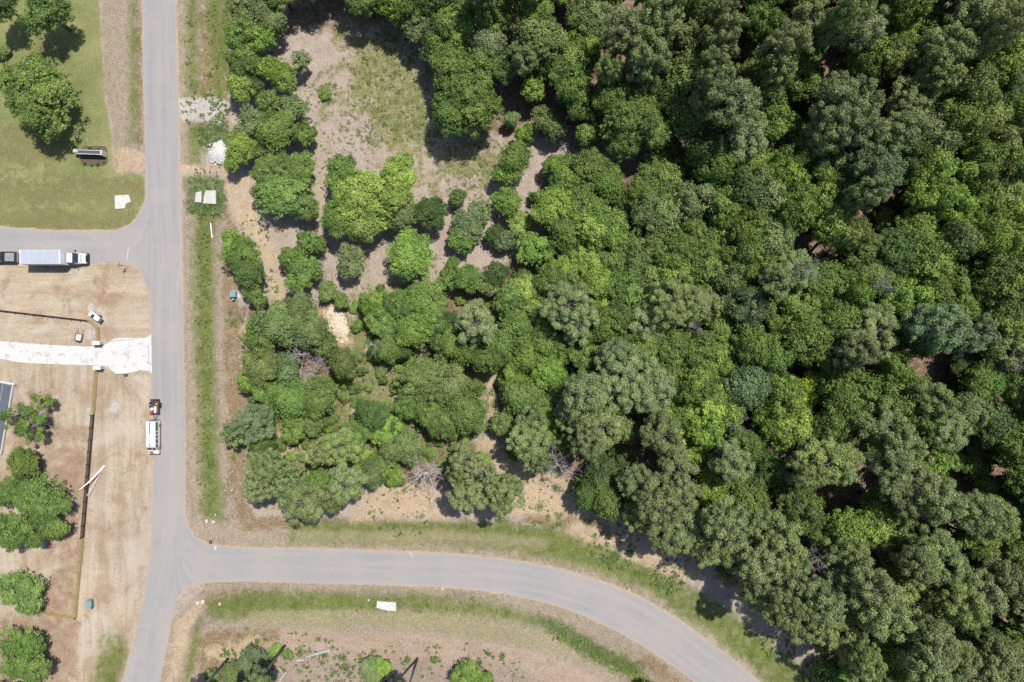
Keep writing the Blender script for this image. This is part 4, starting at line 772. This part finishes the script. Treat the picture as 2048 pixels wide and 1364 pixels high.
def pedestal(px, py, lb, h=0.9):
    t = thing('cable_pedestal', lb, 'pedestal', W(px, py)); TEAL = MATS['teal_enamel']
    rbox((0, 0, h / 2), (0.3, 0.3, h), 'post', TEAL, t, 0.02); rbox((0, 0, h + 0.03), (0.36, 0.36, 0.1), 'cap', MATS['teal_lid'], t, 0.03)
util(470.5, 588.5, 'teal utility box on a concrete pad beside the roadside ditch trees'); pedestal(470, 599, 'small green cable pedestal below the teal box by the ditch')
util(184, 1203, 'teal utility box beside the corner of the new yellow fence', R(8), mat('dirt_pad', (0.3, 0.25, 0.2), 0.9)); pedestal(187, 1213, 'small green cable pedestal beside the teal box at the fence corner')
util(1541, 1238, 'dark green utility box on a white pad under pines by the curved road', R(-35), CONCW)

# ---- road signs
def stop_sign(px, py, lb, face, blades=False):
    t = thing('street_sign', lb, 'sign', W(px, py), face); GALV = STEEL
    MB().tube([(0, 0, -0.2), (0, 0, 3.0 if blades else 2.5)], 0.04, 8).build('pole', GALV, t)
    oc = [(0.42 * math.cos(R(22.5 + 45 * i)), 0.42 * math.sin(R(22.5 + 45 * i))) for i in range(8)]
    for nm, k, x, m in (('border', 1.0, 0.05, WHITE), ('red_face', 0.9, 0.066, mat('sign_red', (0.42, 0.03, 0.03), 0.4))):
        MB().add([(x, a * k, 2.1 + b * k) for a, b in oc] + [(x + 0.015, a * k, 2.1 + b * k) for a, b in oc], [tuple(range(7, -1, -1)), tuple(range(8, 16))] + [(i, (i + 1) % 8, 8 + (i + 1) % 8, 8 + i) for i in range(8)]).build(nm, m, t)
    if blades:
        rbox((0, 0, 2.75), (0.9, 0.03, 0.2), 'name_blade', mat('blade_green', (0.03, 0.12, 0.07), 0.5), t, 0.003); rbox((0, 0, 2.96), (0.03, 0.9, 0.2), 'name_blade', MATS['blade_green'], t, 0.003)
stop_sign(429, 1077, 'red octagonal stop sign at the mouth of the curved road', 0.0); stop_sign(257, 533, 'street sign pole with crossed name blades at the side road corner', R(180), True)

# ---- concrete pads, culvert ends, pipe, painted bars
for pts, nm, lb in (([(230, 391), (258, 390), (260, 395), (262, 404), (252, 408), (250, 417), (231, 418)], 'concrete_pad', 'broken white concrete pad on the lawn by the road'),
    ([(411, 381), (432, 381), (432.5, 408), (406, 407)], 'concrete_pad', 'square pale concrete pad in lush grass by the road'),
    ([(392, 385), (404, 382.5), (403, 405.5), (390, 404)], 'concrete_block', 'narrow white concrete block beside the square pad in lush grass'),
    ([(754, 1202), (792, 1205), (792.5, 1222), (775, 1221), (753, 1215)], 'concrete_pad', 'white rectangular concrete headwall in the ditch below the curved road')):
    z1 = 0.14; o = slab_px(nm, pts, -0.45, z1, CONCW if nm == 'concrete_pad' and 'square' not in lb else CONC, None, 0.35, 0.02); tag(o, lb, 'concrete pad')
a, b = W(420.5, 444), W(423.5, 475); o = MB().tube([(a.x, a.y, -0.12), (b.x, b.y, -0.12)], 0.11, 8).build('white_pipe', WHITE); tag(o, 'straight white plastic pipe lying along the roadside ditch', 'pipe')
PAINT = mat('road_paint', (0.44, 0.44, 0.43), 0.8, var=0.3, scale=6)
for (x0, y0, x1, y1), w, lb in (((257.5, 494, 254.5, 521), 0.14, 'worn white stop line at the side road mouth'), ((431, 1092, 431, 1099.5), 0.4, 'short white painted bar beside the stop sign'), ((818, 1102, 826, 1113), 0.14, 'thin white survey line painted on the curved road')):
    a, b = W(x0, y0), W(x1, y1); d = b - a; q = (a + b) / 2
    o = MB().box((0, 0, 0), (d.length, w, 0.01)).build('painted_line', PAINT); o.location = (q.x, q.y, 0.078 if x0 < 400 else 0.05 if x0 < 500 else 0.07); o.rotation_euler = (0, 0, math.atan2(d.y, d.x)); tag(o, lb, 'road marking')

# ---- leaning white strip and rod on the dark fence
def strip(name, P, w, lb, cat, flat=True):
    mb = MB(); V = [Vector(p) for p in P]; vs = []
    for i, p in enumerate(V):
        d = (V[min(i + 1, len(V) - 1)] - V[max(i - 1, 0)]); n = Vector((-d.y, d.x, 0)).normalized(); ww = w[i] / 2
        vs += [p + n * ww, p - n * ww, p - n * ww + Vector((0, 0, 0.03)), p + n * ww + Vector((0, 0, 0.03))]
    fs = [(0, 1, 2, 3), tuple(len(vs) - 1 - i for i in range(4))]
    for i in range(len(V) - 1):
        for j in range(4): fs.append((4 * i + j, 4 * i + (j + 1) % 4, 4 * i + 4 + (j + 1) % 4, 4 * i + 4 + j))
    o = mb.add(vs, fs).build(name, WHITE); tag(o, lb, cat)
P = []
for i in range(9):
    u = i / 8; x = 209 - 51 * u; y = 931 + 49 * u + 3 * math.sin(math.pi * u); P.append(W(x, y, 0.03 + 2.05 * u))
strip('trim_strip', P, [0.26, 0.34, 0.34, 0.3, 0.26, 0.21, 0.16, 0.11, 0.06], 'long curved white trim strip leaning across the dark fence', 'trim strip')
a, b = W(206, 938, 0.04), W(173.5, 992, 1.5); o = MB().tube([a, b], 0.045, 6).build('white_rod', WHITE); tag(o, 'thin straight white rod leaning on the dark fence', 'rod')

# ---- logs, poles, rocks and rubble
LOGM = mat('weathered_log', (0.36, 0.36, 0.34), 0.9, var=0.3, scale=2.5); PALE = mat('pale_branch', (0.48, 0.44, 0.40), 0.9, var=0.2)
for (x0, y0, x1, y1), r0, r1, m, nm, lb in (((614, 1313, 662, 1299), .16, .3, LOGM, 'fallen_log', 'long weathered grey log on the bare strip below the curved road'), ((594, 1321, 609, 1318.5), .2, .2, LOGM, 'fallen_log', 'short grey log piece beside the long weathered log'),
    ((540, 1347, 560, 1336), .06, .1, PALE, 'fallen_branch', 'pale fallen branch with a forked neighbour below the logs'), ((556, 1332, 566, 1348), .06, .07, PALE, 'fallen_branch', 'short pale branch crossing the forked branches'), ((556, 1368, 572, 1344), .08, .09, PALE, 'fallen_branch', 'pale straight branch pointing to the short grey log'), ((470, 1333, 488, 1348), .06, .09, PALE, 'fallen_branch', 'pale branch lying under the grey-green bush'), ((520, 1362, 540, 1372), .07, .07, PALE, 'fallen_branch', 'pale branch at the foot of the dull green bush')):
    a, b = W(x0, y0), W(x1, y1); md = a.lerp(b, 0.5) + Vector((0, 0.06, 0))
    o = MB().tube([(a.x, a.y, r0 * .8), (md.x, md.y, (r0 + r1) * .42), (b.x, b.y, r1 * .8)], [r0, (r0 + r1) / 2, r1], 9).build(nm, m); tag(o, lb, 'log' if 'log' in nm else 'branch')
def rock_mb(mb, p, r, fl=0.7):
    me = bmesh.new(); bmesh.ops.create_icosphere(me, subdivisions=1, radius=r)
    vs = [(p[0] + v.co.x * random.uniform(.7, 1.25), p[1] + v.co.y * random.uniform(.7, 1.25), p[2] + v.co.z * fl * random.uniform(.8, 1.2)) for v in me.verts]
    mb.add(vs, [tuple(v.index for v in f.verts) for f in me.faces]); me.free()
ROCK = mat('limestone', (0.47, 0.43, 0.37), 0.9, var=0.2, scale=3)
for px, py, r, lb in ((414, 1042, .38, 'white rock at the end of the green ditch by the stop sign'), (427, 1044, .36, 'pale rock beside its white twin at the ditch end'), (431, 1029, .2, 'small round white rock above the ditch end'), (396, 1206, .45, 'white rock on the corner below the road junction'), (406, 1203.5, .5, 'blocky pale rock on the corner below the junction'), (440, 1208, .34, 'flat pale rock in the green ditch below the road'), (662, 685, .5, 'flat cream rock at the foot of the rubble pile'), (737, 1200, .25, 'small white rock next to the concrete headwall'), (1258, 1179, .28, 'cream rock on the sandy road edge of the curve'), (885, 1177, .3, 'cream rock on the straw verge of the curved road'), (440, 244, .25, 'small white rock under the gravel pad edge')):
    p = W(px, py); mb = MB(); rock_mb(mb, (0, 0, 0), r, 0.6); o = mb.build('rock', ROCK); o.location = (p.x, p.y, r * 0.25); tag(o, lb, 'rock')
def mound(name, cx, cy, rx, ry, h, m, lb, cat, rot=0.0, stones=0, sm=None, under=None):
    t = thing(name, lb, cat, W(cx, cy), rot); n = 28; v = []; 
    for i in range(n + 1):
        for j in range(n + 1):
            u, w = 2 * i / n - 1, 2 * j / n - 1; d = math.hypot(u, w); ang = math.atan2(w, u); e = d / (0.9 + 0.1 * math.sin(3 * ang + cx) + 0.06 * math.sin(7 * ang))
            v.append((u * rx, w * ry, max(-0.15, h * (1 - e * e)) + (random.uniform(-.06, .06) if e < 1 else -0.1)))
    I = np.arange((n + 1) ** 2).reshape(n + 1, n + 1); f = np.stack([I[:-1, :-1], I[1:, :-1], I[1:, 1:], I[:-1, 1:]], -1).reshape(-1, 4)
    link('heap', mesh_np('heap', v, f, m), t)
    if stones:
        mb = MB()
        for _ in range(stones):
            a, q = random.uniform(0, 6.28), math.sqrt(random.random()) * 1.08; rock_mb(mb, (q * rx * math.cos(a), q * ry * math.sin(a), max(0.02, h * (1 - q * q)) * 0.95), random.uniform(.07, .24))
        mb.build('loose_stones', sm or m, t, kind='stuff')
mound('gravel_pile', 437.5, 306, 2.0, 2.3, 0.75, mat('white_gravel', (0.50, 0.485, 0.47), 0.95, var=0.2, scale=5), 'white gravel heap beside the small trees near the road', 'gravel pile', 0.2, 60)
mound('rubble_pile', 676, 648, 1.5, 3.4, 0.55, mat('cream_rubble', (0.55, 0.45, 0.34), 0.95, var=0.35, scale=4), 'long pile of cream rubble between the clearing and the thicket', 'rubble pile', R(20), 260, mat('cream_stone', (0.62, 0.53, 0.42), 0.95, var=0.3, scale=3))

# ---- weeds, tufts and litter stones: nobody could count them
def clumps(name, spots, colour, leaf, per, spread, hgt, label, m=None):
    """leafy tufts scattered about (px,py,radius px,count)"""
    C0 = []
    for px, py, r, n in spots:
        a, q = rng.uniform(0, 6.28, n), np.sqrt(rng.random(n)) * r; C0 += [tuple(W(px + x, py + y)) for x, y in zip(q * np.cos(a), q * np.sin(a)) ]
    C0 = np.array(C0); pxy = np.stack([C0[:, 0] / S + 1024, 682 - C0[:, 1] / S], 1); ok = np.ones(len(C0), bool)
    for rp in ROADS: ok &= sdf(pxy, rp) < -3
    C0 = C0[ok]
    sz = np.exp(rng.normal(0, 0.45, len(C0))); m_ = np.maximum(4, (per * sz ** 1.5).astype(int)); k = np.repeat(np.arange(len(C0)), m_)
    d = unit(len(k)); d[:, 2] = np.abs(d[:, 2]); p = C0[k] + d * (spread * sz[k] * rng.uniform(0.2, 1, len(k)))[:, None] * np.array([1, 1, hgt])
    p[:, 2] -= 0.02; nn = nrm(d * 0.5 + np.array([0, 0, 0.7]) + unit(len(k)) * 0.7); a = leaf * rng.uniform(0.6, 1.4, len(k))
    v, f = diamonds(p, nn, a, a * 0.5); me = mesh_np(name, v, f, LEAF); ti = rng.random(len(C0)); fattr(me, 'tint', np.repeat(np.clip(ti[k] * 0.7 + 0.3 * rng.random(len(k)), 0, 1), 4))
    o = link(name, me, kind='stuff', label=label, category='weeds'); cc = C(*colour, gain=1.25); o.color = cc
GL = [(790, 170, 100, 500), (700, 200, 90, 120), (620, 200, 60, 50), (900, 350, 90, 150), (840, 250, 60, 160), (745, 250, 60, 110), (950, 320, 60, 120), (700, 290, 60, 70), (655, 188, 22, 60), (770, 120, 60, 160), (740, 270, 18, 40), (830, 265, 25, 60), (680, 320, 40, 30), (740, 700, 60, 140), (800, 715, 50, 90), (720, 620, 50, 90), (960, 400, 60, 60), (640, 330, 40, 30), (870, 540, 40, 50), (1030, 520, 40, 50)]
clumps('glade_weeds', GL, (122, 140, 76), 0.10, 12, 0.24, 0.4, 'low green weeds scattered over the clearing')
clumps('verge_weeds', [(410, 360, 30, 60), (445, 395, 8, 30), (410, 422, 28, 50), (430, 270, 34, 200), (405, 220, 45, 60), (440, 225, 20, 50), (448, 320, 20, 40), (500, 470, 40, 60), (540, 560, 30, 40), (470, 640, 18, 30), (480, 900, 30, 40), (640, 860, 80, 260), (700, 900, 80, 260), (800, 870, 80, 240), (900, 890, 60, 160), (760, 740, 60, 160), (700, 760, 40, 100), (1000, 800, 30, 60), (1100, 1000, 60, 110), (1230, 1090, 50, 100), (1340, 1150, 40, 80), (800, 1010, 70, 90), (1560, 1280, 40, 70), (1640, 1330, 40, 50)], (108, 132, 70), 0.12, 14, 0.26, 0.4, 'rank green weeds on the verges and sandy edges')
clumps('strip_weeds', [(650, 1335, 60, 90), (520, 1310, 60, 60), (760, 1340, 60, 50), (900, 1335, 60, 40), (1000, 1340, 50, 40), (600, 1300, 40, 30), (470, 1330, 40, 50), (700, 1345, 40, 50)], (104, 126, 66), 0.14, 18, 0.3, 0.5, 'scattered weeds among the logs below the curved road')
clumps('ditch_tufts', [(406, 480 + 40 * i, 16, 22) for i in range(14)] + [(600 + 60 * i, 1205, 20, 18) for i in range(7)] + [(1120 + 40 * i, 1270 + 22 * i, 18, 24) for i in range(5)] + [(380, 40 + 40 * i, 12, 8) for i in range(4)] + [(430, 30 + 40 * i, 22, 12) for i in range(4)], (126, 140, 66), 0.08, 12, 0.16, 0.35, 'taller grass tufts in the roadside ditches')
mb = MB()
for px, py, r, n in ((850, 1000, 90, 50), (1080, 1000, 80, 70), (560, 1310, 120, 60), (780, 1330, 120, 40), (430, 370, 60, 30), (500, 430, 50, 40), (540, 520, 40, 30), (1350, 1170, 60, 25), (1660, 1340, 40, 20), (240, 330, 40, 25), (480, 700, 30, 25), (480, 940, 40, 25), (150, 950, 60, 20), (80, 600, 90, 16), (420, 700, 20, 14), (990, 900, 30, 25)):
    for _ in range(n):
        a, q = random.uniform(0, 6.28), math.sqrt(random.random()) * r; x, y = px + q * math.cos(a), py + q * math.sin(a)
        if max(inside(x, y, rp) for rp in ROADS) > -2: continue
        p = W(x, y); rock_mb(mb, (p.x, p.y, 0.02), random.choice((.04, .05, .06, .08, .11)))
mb.build('scattered_stones', ROCK, None, kind='stuff', label='small pale stones scattered over the bare ground', category='stones')

# ---- the woods go on beyond the plot: one mass of crowns, nobody could count it
def far_woods():
    P = []
    for gx_ in range(700, 2560, 58):
        for gy_ in range(-420, 1900, 58):
            x, y = gx_ + random.uniform(-18, 18), gy_ + random.uniform(-18, 18)
            if y < -70 or x > 2070 or (y > 1470 and x > 1850): P.append(tuple(W(x, y)))
    me = bpy.data.meshes.new('surrounding_woods'); me.from_pydata(P, [], []); o = link('surrounding_woods', me, kind='stuff', label='dense mixed woods continuing beyond the plot', category='woods')
    o.color = C(105, 128, 66, gain=FGAIN)
    ng = bpy.data.node_groups.new('scatter', 'GeometryNodeTree'); ng.interface.new_socket('Geometry', in_out='INPUT', socket_type='NodeSocketGeometry'); ng.interface.new_socket('Geometry', in_out='OUTPUT', socket_type='NodeSocketGeometry')
    n = ng.nodes; gi, go = n.new('NodeGroupInput'), n.new('NodeGroupOutput'); jn = n.new('GeometryNodeJoinGeometry')
    ids = n.new('GeometryNodeInputIndex')
    for part_mesh, sc_, pick in ((PROTO['oM'][1][0], 1.35, 0), (PROTO['oM'][1][1], 1.35, 0), (PROTO['pM'][1][0], 0.95, 1), (PROTO['pM'][1][1], 0.95, 1)):
        src = next(q for q in bpy.data.objects if q.data is part_mesh)
        oi = n.new('GeometryNodeObjectInfo'); oi.inputs['Object'].default_value = src; oi.transform_space = 'ORIGINAL'; oi.inputs['As Instance'].default_value = True
        ip = n.new('GeometryNodeInstanceOnPoints'); md = n.new('ShaderNodeMath'); md.operation = 'MODULO'; md.inputs[1].default_value = 2
        cp = n.new('ShaderNodeMath'); cp.operation = 'COMPARE'; cp.inputs[1].default_value = pick; cp.inputs[2].default_value = 0.1
        ng.links.new(ids.outputs[0], md.inputs[0]); ng.links.new(md.outputs[0], cp.inputs[0]); ng.links.new(cp.outputs[0], ip.inputs['Selection'])
        rv = n.new('FunctionNodeRandomValue'); rv.data_type = 'FLOAT'; rv.inputs[3].default_value = 6.28; rv.inputs['Seed'].default_value = 3
        cx = n.new('ShaderNodeCombineXYZ'); ng.links.new(rv.outputs[1], cx.inputs[2]); ng.links.new(cx.outputs[0], ip.inputs['Rotation'])
        sv = n.new('FunctionNodeRandomValue'); sv.data_type = 'FLOAT'; sv.inputs[2].default_value = sc_ * 0.8; sv.inputs[3].default_value = sc_ * 1.2; sv.inputs['Seed'].default_value = 5
        ng.links.new(sv.outputs[1], ip.inputs['Scale']); ng.links.new(gi.outputs[0], ip.inputs['Points']); ng.links.new(oi.outputs['Geometry'], ip.inputs['Instance']); ng.links.new(ip.outputs[0], jn.inputs[0])
    ng.links.new(jn.outputs[0], go.inputs[0]); o.modifiers.new('scatter', 'NODES').node_group = ng
far_woods()

write_labels()
